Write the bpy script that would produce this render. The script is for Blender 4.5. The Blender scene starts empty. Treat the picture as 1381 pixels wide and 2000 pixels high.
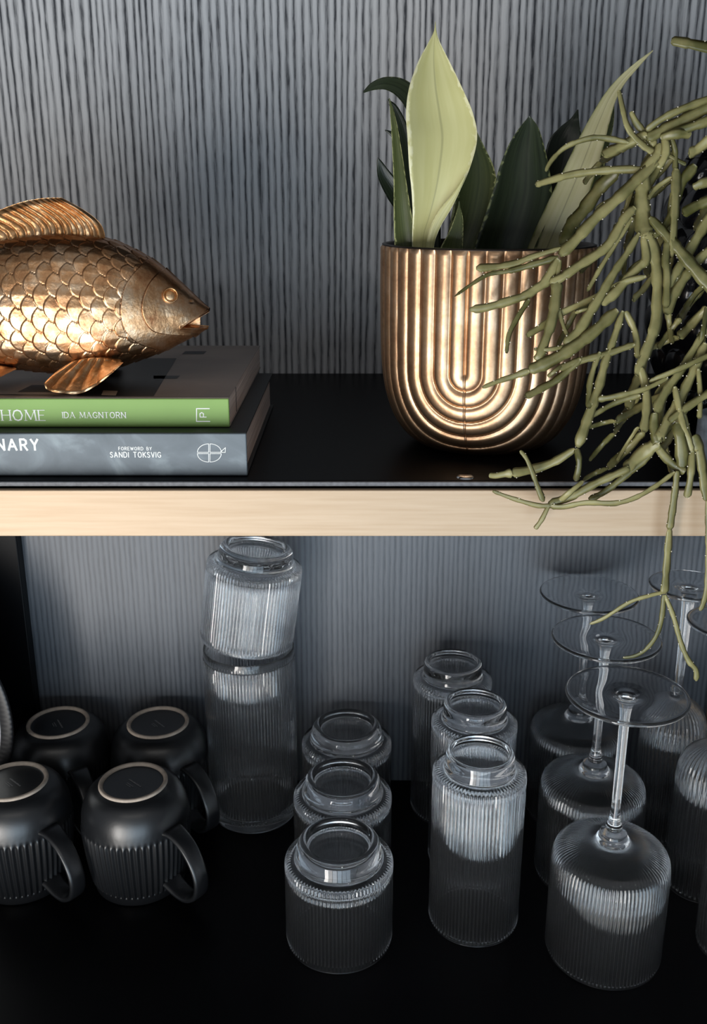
import bpy, bmesh, math, random
import numpy as np
from mathutils import Vector, Matrix, noise
from math import sin, cos, pi, radians, sqrt, atan2

SC = bpy.context.scene
COL = SC.collection
random.seed(4)

# ------------------------------------------------------------------ camera
CAM_H, PITCH, F = 0.575, radians(18.3), 1900.0
cam_d = bpy.data.cameras.new('camera')
cam_d.sensor_fit = 'VERTICAL'; cam_d.sensor_height = 36.0
cam_d.lens = 36.0 * F / 2000.0
cam_d.clip_start = 0.02
cam = bpy.data.objects.new('camera', cam_d); COL.objects.link(cam)
cam.location = (0, 0, CAM_H); cam.rotation_euler = (pi / 2 - PITCH, 0, 0)
cam_d.dof.use_dof = True; cam_d.dof.focus_distance = 0.60; cam_d.dof.aperture_fstop = 30.0
SC.camera = cam

# ------------------------------------------------------------------ world
w = bpy.data.worlds.new('room_light'); SC.world = w; w.use_nodes = True
wn = w.node_tree; bgn = wn.nodes['Background']
wtc = wn.nodes.new('ShaderNodeTexCoord'); wsp = wn.nodes.new('ShaderNodeSeparateXYZ'); wr = wn.nodes.new('ShaderNodeValToRGB')
wmr = wn.nodes.new('ShaderNodeMapRange'); wmr.inputs['From Min'].default_value = -1; wmr.inputs['From Max'].default_value = 1
wn.links.new(wtc.outputs['Generated'], wsp.inputs[0]); wn.links.new(wsp.outputs['Z'], wmr.inputs['Value'])
wn.links.new(wmr.outputs[0], wr.inputs['Fac']); wn.links.new(wr.outputs['Color'], bgn.inputs[0])
we = wr.color_ramp.elements            # floor below, walls at eye level, pale ceiling above
we[0].position = .15; we[0].color = (.30, .28, .26, 1); we[1].position = .85; we[1].color = (.95, .97, 1.0, 1)
wk = we.new(.5); wk.color = (.50, .55, .62, 1)
bgn.inputs[1].default_value = 0.21

# ------------------------------------------------------------------ lights
def area(name, loc, target, sx, sy, power, color):
    l = bpy.data.lights.new(name, 'AREA'); l.shape = 'RECTANGLE'; l.size = sx; l.size_y = sy
    l.energy = power; l.color = color
    o = bpy.data.objects.new(name, l); COL.objects.link(o); o.location = loc
    o.rotation_euler = (Vector(target) - Vector(loc)).to_track_quat('-Z', 'Y').to_euler()
    return o
# floor-to-head glazed doors across the room; their heads lie below the shelf the plants stand on
def door_light(x, y, wdt, z0, z1, power, color):
    return area('window_light', (x, y, (z0 + z1) / 2), (x * .1, .8, (z0 + z1) / 2), wdt, z1 - z0, power, color)
for px_, pw_, pc_ in ((-.96, 25, (1.0, .96, .91)), (-.62, 8, (1.0, .96, .91)), (-.28, 8, (.88, .95, 1.0)), (.06, 6, (.66, .84, 1.0)), (.40, 4.5, (.66, .84, 1.0)), (.74, 4.5, (.66, .84, 1.0))):
    door_light(px_, -1.05, .30, -1.26, .30, pw_, pc_)
# small unseen disks added behind the viewer for sparkle on the glass
for lx, ly in ((-.7, -1.0), (-.25, -1.0), (.25, -1.0), (.7, -1.0)):
    dl = area('sparkle_lamp', (lx, ly, 1.55), (lx, ly, 0), .07, .07, 0.8, (1.0, .95, .88)); dl.data.shape = 'DISK'

vs = SC.view_settings
vs.view_transform = 'Standard'; vs.look = 'None'; vs.exposure = 0.0; vs.gamma = 1.0
vs.use_curve_mapping = False
cy = SC.cycles
cy.max_bounces = 28; cy.transmission_bounces = 28; cy.glossy_bounces = 10; cy.diffuse_bounces = 4
cy.sample_clamp_indirect = 6.0

# ------------------------------------------------------------------ helpers
def ony(x, y, Y):
    "point seen at photo pixel (x, y) on the vertical plane at depth Y"
    a = (x - 690.5) / F; b = (y - 1000) / F
    dy = cos(PITCH) - b * sin(PITCH); dz = -sin(PITCH) - b * cos(PITCH)
    t = Y / dy
    return Vector((a * t, Y, CAM_H + dz * t))

def tag(o, label=None, cat=None, group=None, kind=None):
    if label: o['label'] = label
    if cat: o['category'] = cat
    if group: o['group'] = group
    if kind: o['kind'] = kind
    return o

def mesh_obj(name, verts, faces, mats, parent=None, smooth=True, mat_idx=None):
    me = bpy.data.meshes.new(name)
    me.from_pydata([tuple(v) for v in verts], [], faces)
    if not isinstance(mats, (list, tuple)): mats = [mats]
    for m in mats: me.materials.append(m)
    if smooth: me.polygons.foreach_set('use_smooth', [True] * len(me.polygons))
    if mat_idx is not None: me.polygons.foreach_set('material_index', mat_idx)
    me.update()
    o = bpy.data.objects.new(name, me); COL.objects.link(o)
    if parent: o.parent = parent
    return o

def empty(name, loc, label, cat, group=None, rz=0):
    o = bpy.data.objects.new(name, None); COL.objects.link(o); o.location = loc
    o.rotation_euler = (0, 0, rz); o.empty_display_size = 0.02
    return tag(o, label, cat, group)

def box(name, lo, hi, mat, parent=None, bevel=0.0, seg=2):
    bm = bmesh.new()
    bmesh.ops.create_cube(bm, size=1)
    for v in bm.verts:
        v.co = Vector([lo[i] + (v.co[i] + .5) * (hi[i] - lo[i]) for i in range(3)])
    if bevel: bmesh.ops.bevel(bm, geom=bm.edges[:], offset=bevel, segments=seg, affect='EDGES', profile=.5)
    me = bpy.data.meshes.new(name); bm.to_mesh(me); bm.free(); me.materials.append(mat)
    o = bpy.data.objects.new(name, me); COL.objects.link(o)
    if parent: o.parent = parent
    return o

def copy_tree(o, parent=None):
    c = o.copy(); COL.objects.link(c); c.parent = parent
    for ch in [x for x in o.children]: copy_tree(ch, c)
    return c

def catmull(pts, n):
    "pts: list of tuples of any dimension; n samples per span"
    P = [np.array(p, float) for p in pts]
    P = [2 * P[0] - P[1]] + P + [2 * P[-1] - P[-2]]
    out = []
    for i in range(1, len(P) - 2):
        a, b, c, d = P[i - 1:i + 3]
        for k in range(n):
            t = k / n
            out.append(.5 * ((2 * b) + (c - a) * t + (2 * a - 5 * b + 4 * c - d) * t * t + (3 * b - a - 3 * c + d) * t ** 3))
    out.append(P[-2]); return out

def lathe(prof, seg, ribs=0, amp=0.0, closed_top=True, phase=0.0, shape='cos'):
    "prof: (r, z, ribfactor). r=0 at an end gives a pole. Returns verts, faces"
    verts = []; faces = []; rows = []
    for (r, z, k) in prof:
        if r < 1e-7:
            rows.append([len(verts)]); verts.append((0, 0, z)); continue
        row = []
        for j in range(seg):
            a = 2 * pi * j / seg
            rr = r
            if ribs and k:
                c = cos(ribs * a + phase)
                if shape == 'sharp': c = 1 - 2 * abs(sin(ribs * a / 2)) ** .8
                rr = r + amp * k * c
            row.append(len(verts)); verts.append((rr * cos(a), rr * sin(a), z))
        rows.append(row)
    for A, B in zip(rows[:-1], rows[1:]):
        if len(A) == 1 and len(B) == 1: continue
        for j in range(seg):
            j2 = (j + 1) % seg
            if len(A) == 1: faces.append((A[0], B[j2], B[j]))
            elif len(B) == 1: faces.append((A[j], A[j2], B[0]))
            else: faces.append((A[j], A[j2], B[j2], B[j]))
    return verts, faces

def smooth_prof(pts, n=4):
    return [(max(0, p[0]), p[1], min(1, max(-1, p[2]))) for p in catmull(pts, n)]

# ------------------------------------------------------------------ materials
def new_mat(name):
    m = bpy.data.materials.new(name); m.use_nodes = True
    nt = m.node_tree; b = nt.nodes['Principled BSDF']
    return m, nt, b
def N(nt, typ, **kw):
    n = nt.nodes.new(typ)
    for k, v in kw.items(): setattr(n, k, v)
    return n
def simple(name, col, rough=.5, metal=0.0, spec=.5, noise_amt=0, noise_scale=30, bump=0):
    m, nt, b = new_mat(name)
    b.inputs['Base Color'].default_value = (*col, 1); b.inputs['Roughness'].default_value = rough
    b.inputs['Metallic'].default_value = metal; b.inputs['Specular IOR Level'].default_value = spec
    if noise_amt or bump:
        tc = N(nt, 'ShaderNodeTexCoord'); nz = N(nt, 'ShaderNodeTexNoise')
        nz.inputs['Scale'].default_value = noise_scale; nz.inputs['Detail'].default_value = 5
        nt.links.new(tc.outputs['Object'], nz.inputs['Vector'])
        if noise_amt:
            r = N(nt, 'ShaderNodeValToRGB')
            r.color_ramp.elements[0].position = .3; r.color_ramp.elements[1].position = .7
            r.color_ramp.elements[0].color = (*[c * (1 - noise_amt) for c in col], 1)
            r.color_ramp.elements[1].color = (*[min(1, c * (1 + noise_amt)) for c in col], 1)
            nt.links.new(nz.outputs['Fac'], r.inputs['Fac']); nt.links.new(r.outputs['Color'], b.inputs['Base Color'])
        if bump:
            bp = N(nt, 'ShaderNodeBump'); bp.inputs['Strength'].default_value = bump; bp.inputs['Distance'].default_value = .001
            nt.links.new(nz.outputs['Fac'], bp.inputs['Height']); nt.links.new(bp.outputs['Normal'], b.inputs['Normal'])
    return m

def mat_grain(name='grey_wood_grain', freq=1020.0, wob=16.0, cols=((.05, .055, .065), (.42, .432, .455), (.66, .675, .70)), bumpv=.55):
    m, nt, b = new_mat(name)
    L = nt.links.new
    tc = N(nt, 'ShaderNodeTexCoord')
    def nz(sx, sz, detail=3, rough=.5):
        mp = N(nt, 'ShaderNodeMapping'); mp.inputs['Scale'].default_value = (sx, 1, sz)
        L(tc.outputs['Object'], mp.inputs['Vector'])
        n = N(nt, 'ShaderNodeTexNoise'); n.inputs['Scale'].default_value = 1; n.inputs['Detail'].default_value = detail
        n.inputs['Roughness'].default_value = rough
        L(mp.outputs['Vector'], n.inputs['Vector']); return n.outputs['Fac']
    def M(op, a, c=None):
        n = N(nt, 'ShaderNodeMath', operation=op)
        for i, v in enumerate((a, c)):
            if v is None: continue
            if isinstance(v, (int, float)): n.inputs[i].default_value = v
            else: L(v, n.inputs[i])
        return n.outputs[0]
    sep = N(nt, 'ShaderNodeSeparateXYZ'); L(tc.outputs['Object'], sep.inputs[0])
    ph = M('ADD', M('MULTIPLY', sep.outputs['X'], freq), M('MULTIPLY', nz(30, 1.3, 2), wob))
    ph = M('ADD', ph, M('MULTIPLY', nz(200, 35, 2), 2.2))
    s = M('ADD', M('MULTIPLY', M('SINE', ph), .5), .5)
    fine = nz(900, 60, 4, .7); med = nz(150, 5, 2)
    val = M('ADD', M('ADD', M('MULTIPLY', s, .42), M('MULTIPLY', fine, .55)), M('MULTIPLY', med, .40))
    r = N(nt, 'ShaderNodeValToRGB'); e = r.color_ramp.elements
    e[0].position = .42; e[0].color = (*cols[0], 1)
    e[1].position = .86; e[1].color = (*cols[2], 1)
    k = e.new(.60); k.color = (*cols[1], 1)
    L(val, r.inputs['Fac']); L(r.outputs['Color'], b.inputs['Base Color'])
    b.inputs['Roughness'].default_value = .38; b.inputs['Specular IOR Level'].default_value = .35
    bp = N(nt, 'ShaderNodeBump'); bp.inputs['Strength'].default_value = bumpv; bp.inputs['Distance'].default_value = .0007
    L(val, bp.inputs['Height']); L(bp.outputs['Normal'], b.inputs['Normal'])
    return m

def mat_brass():
    m, nt, b = new_mat('brushed_brass'); L = nt.links.new
    tc = N(nt, 'ShaderNodeTexCoord'); mp = N(nt, 'ShaderNodeMapping'); mp.inputs['Scale'].default_value = (18, 400, 420)
    n = N(nt, 'ShaderNodeTexNoise'); n.inputs['Scale'].default_value = 1; n.inputs['Detail'].default_value = 5
    L(tc.outputs['Object'], mp.inputs['Vector']); L(mp.outputs['Vector'], n.inputs['Vector'])
    r = N(nt, 'ShaderNodeValToRGB'); e = r.color_ramp.elements
    e[0].position = .25; e[0].color = (.44, .31, .195, 1); e[1].position = .65; e[1].color = (.50, .37, .25, 1)
    L(n.outputs['Fac'], r.inputs['Fac']); L(r.outputs['Color'], b.inputs['Base Color'])
    b.inputs['Metallic'].default_value = .25; b.inputs['Roughness'].default_value = .45
    return m

def mat_gold(name, dark, mid, light, rough=.3, nscale=60, bump=.25, metal=1.0, wear_shade=False):
    m, nt, b = new_mat(name); L = nt.links.new
    tc = N(nt, 'ShaderNodeTexCoord')
    n = N(nt, 'ShaderNodeTexNoise'); n.inputs['Scale'].default_value = nscale; n.inputs['Detail'].default_value = 8
    n.inputs['Roughness'].default_value = .7
    L(tc.outputs['Object'], n.inputs['Vector'])
    r = N(nt, 'ShaderNodeValToRGB'); e = r.color_ramp.elements
    e[0].position = .30; e[0].color = (*dark, 1); e[1].position = .68; e[1].color = (*light, 1)
    k = e.new(.48); k.color = (*mid, 1)
    L(n.outputs['Fac'], r.inputs['Fac']); L(r.outputs['Color'], b.inputs['Base Color'])
    if wear_shade:
        at = N(nt, 'ShaderNodeAttribute'); at.attribute_name = 'wear_shade'
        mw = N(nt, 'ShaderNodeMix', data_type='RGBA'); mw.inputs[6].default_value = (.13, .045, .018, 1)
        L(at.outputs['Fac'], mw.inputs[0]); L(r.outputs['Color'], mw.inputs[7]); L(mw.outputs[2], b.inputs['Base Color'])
    b.inputs['Metallic'].default_value = metal
    rr = N(nt, 'ShaderNodeMapRange'); rr.inputs['To Min'].default_value = rough + .12; rr.inputs['To Max'].default_value = rough - .06
    L(n.outputs['Fac'], rr.inputs['Value']); L(rr.outputs[0], b.inputs['Roughness'])
    n2 = N(nt, 'ShaderNodeTexNoise'); n2.inputs['Scale'].default_value = 500; n2.inputs['Detail'].default_value = 3
    L(tc.outputs['Object'], n2.inputs['Vector'])
    bp = N(nt, 'ShaderNodeBump'); bp.inputs['Strength'].default_value = bump; bp.inputs['Distance'].default_value = .0006
    L(n2.outputs['Fac'], bp.inputs['Height']); L(bp.outputs['Normal'], b.inputs['Normal'])
    return m

def mat_glass():
    m, nt, b = new_mat('clear_glass')
    b.inputs['Base Color'].default_value = (.97, .985, 1.0, 1)
    b.inputs['Roughness'].default_value = 0.0; b.inputs['IOR'].default_value = 1.54
    b.inputs['Transmission Weight'].default_value = .992   # slight diffuse haze added to lift the glass off the black shelf
    return m

def mat_leaf(name, base, mid, edge, streak=.3, rough=.35, edge_pos=.86, sx=14, rib=1.0):
    "uv.x runs across the blade 0..1, uv.y along it"
    m, nt, b = new_mat(name); L = nt.links.new
    uv = N(nt, 'ShaderNodeUVMap'); uv.uv_map = 'blade'
    sep = N(nt, 'ShaderNodeSeparateXYZ'); L(uv.outputs[0], sep.inputs[0])
    def M(op, a, c=None):
        n = N(nt, 'ShaderNodeMath', operation=op)
        for i, v in enumerate((a, c)):
            if v is None: continue
            if isinstance(v, (int, float)): n.inputs[i].default_value = v
            else: L(v, n.inputs[i])
        return n.outputs[0]
    mp = N(nt, 'ShaderNodeMapping'); mp.inputs['Scale'].default_value = (sx, 2.0, 1)
    L(uv.outputs[0], mp.inputs['Vector'])
    n = N(nt, 'ShaderNodeTexNoise'); n.inputs['Scale'].default_value = 1; n.inputs['Detail'].default_value = 4
    L(mp.outputs[0], n.inputs['Vector'])
    mp2 = N(nt, 'ShaderNodeMapping'); mp2.inputs['Scale'].default_value = (9, 30, 1)
    L(uv.outputs[0], mp2.inputs['Vector'])
    n2 = N(nt, 'ShaderNodeTexNoise'); n2.inputs['Scale'].default_value = 1; n2.inputs['Detail'].default_value = 3
    L(mp2.outputs[0], n2.inputs['Vector'])
    r = N(nt, 'ShaderNodeValToRGB'); e = r.color_ramp.elements
    e[0].position = .3; e[0].color = (*base, 1); e[1].position = .7; e[1].color = (*mid, 1)
    L(n.outputs['Fac'], r.inputs['Fac'])
    across = M('ABSOLUTE', M('SUBTRACT', M('MULTIPLY', sep.outputs['X'], 2.0), 1.0))
    edgev = M('ADD', across, M('MULTIPLY', M('SUBTRACT', n2.outputs['Fac'], .5), streak))
    st = N(nt, 'ShaderNodeMapRange'); st.inputs['From Min'].default_value = edge_pos; st.inputs['From Max'].default_value = edge_pos + .06
    L(edgev, st.inputs['Value'])
    mx = N(nt, 'ShaderNodeMix', data_type='RGBA')
    L(st.outputs[0], mx.inputs[0]); L(r.outputs['Color'], mx.inputs[6]); mx.inputs[7].default_value = (*edge, 1)
    rb = N(nt, 'ShaderNodeMapRange'); rb.inputs['From Min'].default_value = .01; rb.inputs['From Max'].default_value = .05
    rb.inputs['To Min'].default_value = rib
    L(across, rb.inputs['Value'])
    mm = N(nt, 'ShaderNodeMix', data_type='RGBA', blend_type='MULTIPLY'); mm.inputs[0].default_value = 1
    L(mx.outputs[2], mm.inputs[6]); L(rb.outputs[0], mm.inputs[7])
    L(mm.outputs[2], b.inputs['Base Color'])
    b.inputs['Roughness'].default_value = rough
    bp = N(nt, 'ShaderNodeBump'); bp.inputs['Strength'].default_value = .2; bp.inputs['Distance'].default_value = .0006
    L(n.outputs['Fac'], bp.inputs['Height']); L(bp.outputs['Normal'], b.inputs['Normal'])
    return m

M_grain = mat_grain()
M_grain_low = mat_grain('blue_wood_grain_dimmed', 1250.0, 8.0, ((.070, .078, .092), (.110, .121, .139), (.140, .152, .172)), .18)  # finer grain is its own; dimness below the shelf is put into the colour
M_black = simple('black_satin_board', (.0025, .0025, .0033), .40, spec=.12)
M_blackgloss = simple('black_glazed_ceramic', (.004, .004, .005), .16, spec=.5)
M_edge = simple('grey_board_edge', (.13, .13, .14), .5, noise_amt=.3, noise_scale=300)
M_brass = mat_brass()
M_fish = mat_gold('aged_copper_gold', (.30, .13, .05), (.62, .34, .15), (.88, .64, .42), .35, 55, .35)
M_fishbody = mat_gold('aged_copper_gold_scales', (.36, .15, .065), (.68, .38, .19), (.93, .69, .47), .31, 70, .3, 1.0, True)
M_pot = mat_gold('antique_gold_glaze', (.36, .20, .115), (.60, .38, .225), (.78, .56, .38), .36, 45, .10)
M_glass = mat_glass()
M_mug = simple('black_matte_glaze', (.012, .013, .015), .34, metal=0, spec=.9, bump=.05, noise_scale=400)
M_mugring = simple('unglazed_stoneware', (.55, .46, .38), .8, noise_amt=.15, noise_scale=200)
M_mark = simple('faint_grey_print', (.34, .34, .34), .6)
M_green = simple('green_spine_cloth', (.235, .40, .10), .55, noise_amt=.05, noise_scale=20)
M_greydk = simple('charcoal_cover', (.020, .022, .023), .5, noise_amt=.2, noise_scale=25)
def mat_marble():
    m, nt, b = new_mat('blue_grey_spine_print'); L = nt.links.new
    tc = N(nt, 'ShaderNodeTexCoord'); n = N(nt, 'ShaderNodeTexNoise'); n.inputs['Scale'].default_value = 28; n.inputs['Detail'].default_value = 8
    n.inputs['Distortion'].default_value = 1.2
    L(tc.outputs['Object'], n.inputs['Vector'])
    r = N(nt, 'ShaderNodeValToRGB'); e = r.color_ramp.elements
    e[0].position = .3; e[0].color = (.095, .12, .14, 1); e[1].position = .78; e[1].color = (.30, .36, .39, 1)
    k = e.new(.55); k.color = (.14, .17, .195, 1)
    L(n.outputs['Fac'], r.inputs['Fac']); L(r.outputs['Color'], b.inputs['Base Color']); b.inputs['Roughness'].default_value = .5
    return m
M_marble = mat_marble()
M_cover = simple('taupe_photo_cover', (.25, .205, .18), .42, noise_amt=.3, noise_scale=12)
def mat_pages():
    m, nt, b = new_mat('page_edges'); L = nt.links.new
    tc = N(nt, 'ShaderNodeTexCoord'); mp = N(nt, 'ShaderNodeMapping'); mp.inputs['Scale'].default_value = (20, 12, 2600)
    n = N(nt, 'ShaderNodeTexNoise'); n.inputs['Scale'].default_value = 1; n.inputs['Detail'].default_value = 2
    L(tc.outputs['Object'], mp.inputs[0]); L(mp.outputs[0], n.inputs['Vector'])
    r = N(nt, 'ShaderNodeValToRGB'); e = r.color_ramp.elements
    e[0].position = .35; e[0].color = (.50, .40, .36, 1); e[1].position = .65; e[1].color = (.85, .74, .68, 1)
    L(n.outputs['Fac'], r.inputs['Fac']); L(r.outputs['Color'], b.inputs['Base Color']); b.inputs['Roughness'].default_value = .8
    return m
M_pages = mat_pages()
M_white = simple('white_print', (.85, .86, .84), .5)
M_chrome = simple('chrome_cap', (.8, .82, .85), .15, metal=1)
M_soil = simple('dark_soil', (.012, .009, .007), .9, bump=1, noise_scale=150)
M_plate = simple('white_glazed_plate', (.8, .8, .78), .3)
M_plate_d = simple('black_beaded_rim_glaze', (.012, .012, .014), .4)
M_jar = simple('pale_blue_grey_ceramic', (.22, .25, .30), .55, noise_amt=.25, noise_scale=250)
def mat_stem():
    m, nt, b = new_mat('olive_cactus_skin'); L = nt.links.new
    tc = N(nt, 'ShaderNodeTexCoord'); n = N(nt, 'ShaderNodeTexNoise'); n.inputs['Scale'].default_value = 70; n.inputs['Detail'].default_value = 5
    L(tc.outputs['Object'], n.inputs['Vector'])
    oi = N(nt, 'ShaderNodeObjectInfo')
    r = N(nt, 'ShaderNodeValToRGB'); e = r.color_ramp.elements
    e[0].position = .25; e[0].color = (.080, .080, .022, 1); e[1].position = .72; e[1].color = (.30, .27, .115, 1)
    ad = N(nt, 'ShaderNodeMath', operation='MULTIPLY_ADD'); ad.inputs[1].default_value = .35
    sb = N(nt, 'ShaderNodeMath', operation='SUBTRACT'); sb.inputs[1].default_value = .175
    L(oi.outputs['Random'], ad.inputs[0]); L(n.outputs['Fac'], sb.inputs[0]); L(sb.outputs[0], ad.inputs[2])
    L(ad.outputs[0], r.inputs['Fac']); L(r.outputs['Color'], b.inputs['Base Color'])
    b.inputs['Roughness'].default_value = .34; b.inputs['Subsurface Weight'].default_value = .05
    b.inputs['Subsurface Scale'].default_value = .003
    return m
M_stem = mat_stem()
M_areole = simple('pale_areole', (.75, .70, .55), .5)

# ------------------------------------------------------------------ structure
WALL_Y, FRONT_Y, Z_UP = 0.862, 0.523, 0.42
tag(box('wall_back', (-.80, WALL_Y, Z_UP - .012), (.62, WALL_Y + .02, .90), M_grain), kind='structure',
    label='grey vertical wood grain back panel above the shelf')
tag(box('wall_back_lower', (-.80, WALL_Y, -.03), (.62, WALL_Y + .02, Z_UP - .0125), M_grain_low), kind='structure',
    label='fine-lined bluish back panel below the shelf, dimness put into its colour')
tag(box('ceiling', (-.80, FRONT_Y, .88), (.62, WALL_Y, .905), M_black), kind='structure', label='cabinet top board')
tag(box('trim_1', (-.36, WALL_Y - .014, 0), (-.3125, WALL_Y, .386), M_black, bevel=.001), kind='structure', label='upright strip in the back left corner, plate shadow put into its colour')  # black stands in for the plate's shadow on a brass strip
tag(box('trim_2', (.353, WALL_Y - .014, 0), (.40, WALL_Y, .386), M_brass, bevel=.001), kind='structure', label='brass faced upright strip against the back panel')

low = empty('shelf', (-.09, FRONT_Y, 0), 'black lower shelf board carrying the mugs and the ribbed glasses', 'shelf')
def local_box(name, lo, hi, mat, par, bevel=0):
    l = Vector(par.location); return box(name, Vector(lo) - l, Vector(hi) - l, mat, par, bevel)
local_box('shelf_board', (-.78, FRONT_Y, -.024), (.60, WALL_Y, 0), M_black, low, .0008)
local_box('edge_trim', (-.78, FRONT_Y - .003, -.032), (.60, FRONT_Y, -.004), M_brass, low, .0006)
up = empty('shelf', (-.09, FRONT_Y, Z_UP), 'black upper shelf with pale brass front edge carrying fish, books and plants', 'shelf')
local_box('shelf_board', (-.78, FRONT_Y + .0022, Z_UP - .0265), (.60, WALL_Y, Z_UP), M_black, up, .0004)
o = local_box('board_edge', (-.78, FRONT_Y, Z_UP - .0028), (.60, FRONT_Y + .002, Z_UP - .0003), M_edge, up, .0003)
o['label'] = 'thin grey edge line of the shelf board'
o = local_box('edge_trim', (-.78, FRONT_Y - .003, Z_UP - .0315), (.60, FRONT_Y + .001, Z_UP - .0041), M_brass, up, .0006)
o['label'] = 'pale brushed brass edge strip'
def cap(px, py, par):
    # small screw cap lying in the shelf board
    a = (px - 690.5) / F; b_ = (py - 1000) / F
    dy = cos(PITCH) - b_ * sin(PITCH); dz = -sin(PITCH) - b_ * cos(PITCH); t = (Z_UP - CAM_H) / dz
    v, f = lathe([(0, .0012, 0), (.0035, .0012, 0), (.0048, .0007, 0), (.0052, 0, 0)], 32)
    o = mesh_obj('screw_cap', v, [tuple(reversed(q)) for q in f], M_chrome, par)
    o.location = Vector((a * t, dy * t, Z_UP)) - Vector(par.location)
cap(909, 932, up)

tag(box('floor', (-3, -4, -1.32), (3, FRONT_Y - .02, -1.28), simple('pale_stone_floor', (.55, .53, .50), .15, noise_amt=.08, noise_scale=4)), kind='structure', label='pale room floor in front of the cabinet')
# ------------------------------------------------------------------ glassware
def glass_obj(name, parent, outer, inner, ribs, amp, spr=6, n=4):
    seg = ribs * spr
    prof = smooth_prof(outer, n) + smooth_prof(inner, n)
    v, f = lathe(prof, seg, ribs, amp)
    # close at the rim: last inner ring to first outer ring
    m = len(v) - seg
    f += [(m + j, m + (j + 1) % seg, (j + 1) % seg, j) for j in range(seg)]
    return mesh_obj(name, v, f, M_glass, parent)

TUMBLER_OUT = [(.0412, .0002, 0), (.0421, .0012, 0), (.0425, .0035, .25), (.0425, .008, 1), (.0425, .035, 1), (.0425, .066, 1), (.0425, .0715, 1),
               (.0421, .0743, 1), (.0411, .0759, 1), (.0394, .0768, .8), (.0374, .0773, .2), (.0357, .0778, 0), (.0345, .0791, 0), (.0339, .0815, 0), (.0334, .0855, 0),
               (.0322, .0892, 0), (.0304, .0916, 0), (.0280, .0922, 0), (.0258, .0914, 0), (.0238, .0896, 0), (.0200, .0882, 0), (.0100, .0876, 0), (0, .0875, 0)]
TUMBLER_IN = [(0, .0700, 0), (.012, .0700, 0), (.028, .0698, 0), (.0365, .0690, 0), (.0395, .0670, -.6), (.0404, .063, -1), (.0404, .055, -1), (.0404, .02, -1), (.0404, .009, -1), (.0406, .004, 0), (.0408, .0006, 0)]
def make_tumbler(loc, label):
    e = empty('tumbler', loc, label, 'glass', 'short ribbed tumblers standing upside down')
    glass_obj('bowl', e, TUMBLER_OUT, TUMBLER_IN, 88, .0005)
    return e
HB_OUT = [(.0352, .0002, 0), (.0362, .0012, 0), (.0366, .0035, .25), (.0366, .008, 1), (.0366, .05, 1), (.0366, .10, 1), (.0366, .132, 1), (.0365, .1380, 1),
          (.0360, .1405, 1), (.0348, .1419, 1), (.0328, .1427, .8), (.0304, .1431, .2), (.0286, .1435, 0), (.0278, .1446, 0), (.0272, .1480, 0), (.0270, .1530, 0), (.0262, .1568, 0),
          (.0247, .1583, 0), (.0229, .1580, 0), (.0212, .1564, 0), (.016, .1548, 0), (.008, .1544, 0), (0, .1543, 0)]
HB_IN = [(0, .1385, 0), (.012, .1385, 0), (.026, .1382, 0), (.0322, .1370, 0), (.0342, .1345, -.8), (.0346, .128, -1), (.0346, .10, -1), (.0346, .04, -1), (.0346, .009, -1), (.0348, .004, 0), (.0349, .0006, 0)]
def make_highball(loc, label):
    e = empty('highball_glass', loc, label, 'glass', 'tall ribbed highball glasses standing upside down')
    glass_obj('bowl', e, HB_OUT, HB_IN, 76, .0005)
    return e
WINE_BOWL_OUT = [(.0434, .0002, 0), (.0443, .0010, 0), (.0447, .003, .3), (.0448, .008, 1), (.0448, .04, 1), (.0448, .076, 1), (.0445, .0840, 1), (.0432, .0900, 1),
                 (.0405, .0942, 1), (.0350, .0975, 1), (.0270, .1003, .6), (.0180, .1028, .2), (.0130, .1048, 0), (.0105, .1080, 0), (.0098, .1105, 0), (.0078, .1125, 0),
                 (.0058, .1140, 0), (.0063, .1165, 0), (.0050, .1190, 0), (.0039, .1250, 0), (.0035, .1400, 0), (.0034, .1700, 0), (.0036, .200, 0), (.0042, .2130, 0), (.0056, .2205, 0), (.0095, .2240, 0),
                 (.018, .2250, 0), (.032, .2256, 0), (.0420, .2259, 0), (.0436, .2266, 0), (.0441, .2277, 0), (.0434, .2289, 0), (.042, .2293, 0), (.036, .2290, 0), (.020, .2284, 0), (.010, .2280, 0), (.006, .2266, 0), (.003, .2262, 0), (0, .2261, 0)]
WINE_IN = [(0, .1008, 0), (.006, .1006, 0), (.016, .0998, 0), (.027, .0975, 0), (.0352, .0945, 0), (.0403, .0905, -.5), (.0428, .0835, -1), (.0434, .070, -1), (.0434, .04, -1), (.0434, .008, -1), (.0436, .003, 0), (.0436, .0006, 0)]
def make_wine(loc, label):
    e = empty('wine_glass', loc, label, 'glass', 'ribbed wine glasses standing on their rims')
    i = 20
    glass_obj('bowl_and_stem', e, WINE_BOWL_OUT, WINE_IN, 96, .0004, 5)
    return e
FL_OUT = [(.0278, .0002, 0), (.0285, .0010, 0), (.0288, .004, .3), (.0289, .010, 1), (.0290, .05, 1), (.0289, .095, 1), (.0284, .110, 1), (.0265, .1205, 1),
          (.0225, .1285, 1), (.0165, .1340, .9), (.0100, .1375, .5), (.0065, .1400, .1), (.0050, .1440, 0), (.0040, .155, 0), (.0040, .18, 0), (.0046, .215, 0), (.0055, .234, 0), (.0075, .2415, 0), (.012, .2450, 0),
          (.022, .2459, 0), (.0325, .2464, 0), (.0345, .2471, 0), (.0349, .2482, 0), (.0342, .2493, 0), (.026, .2494, 0), (.012, .2488, 0), (.006, .2470, 0), (0, .2466, 0)]
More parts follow.
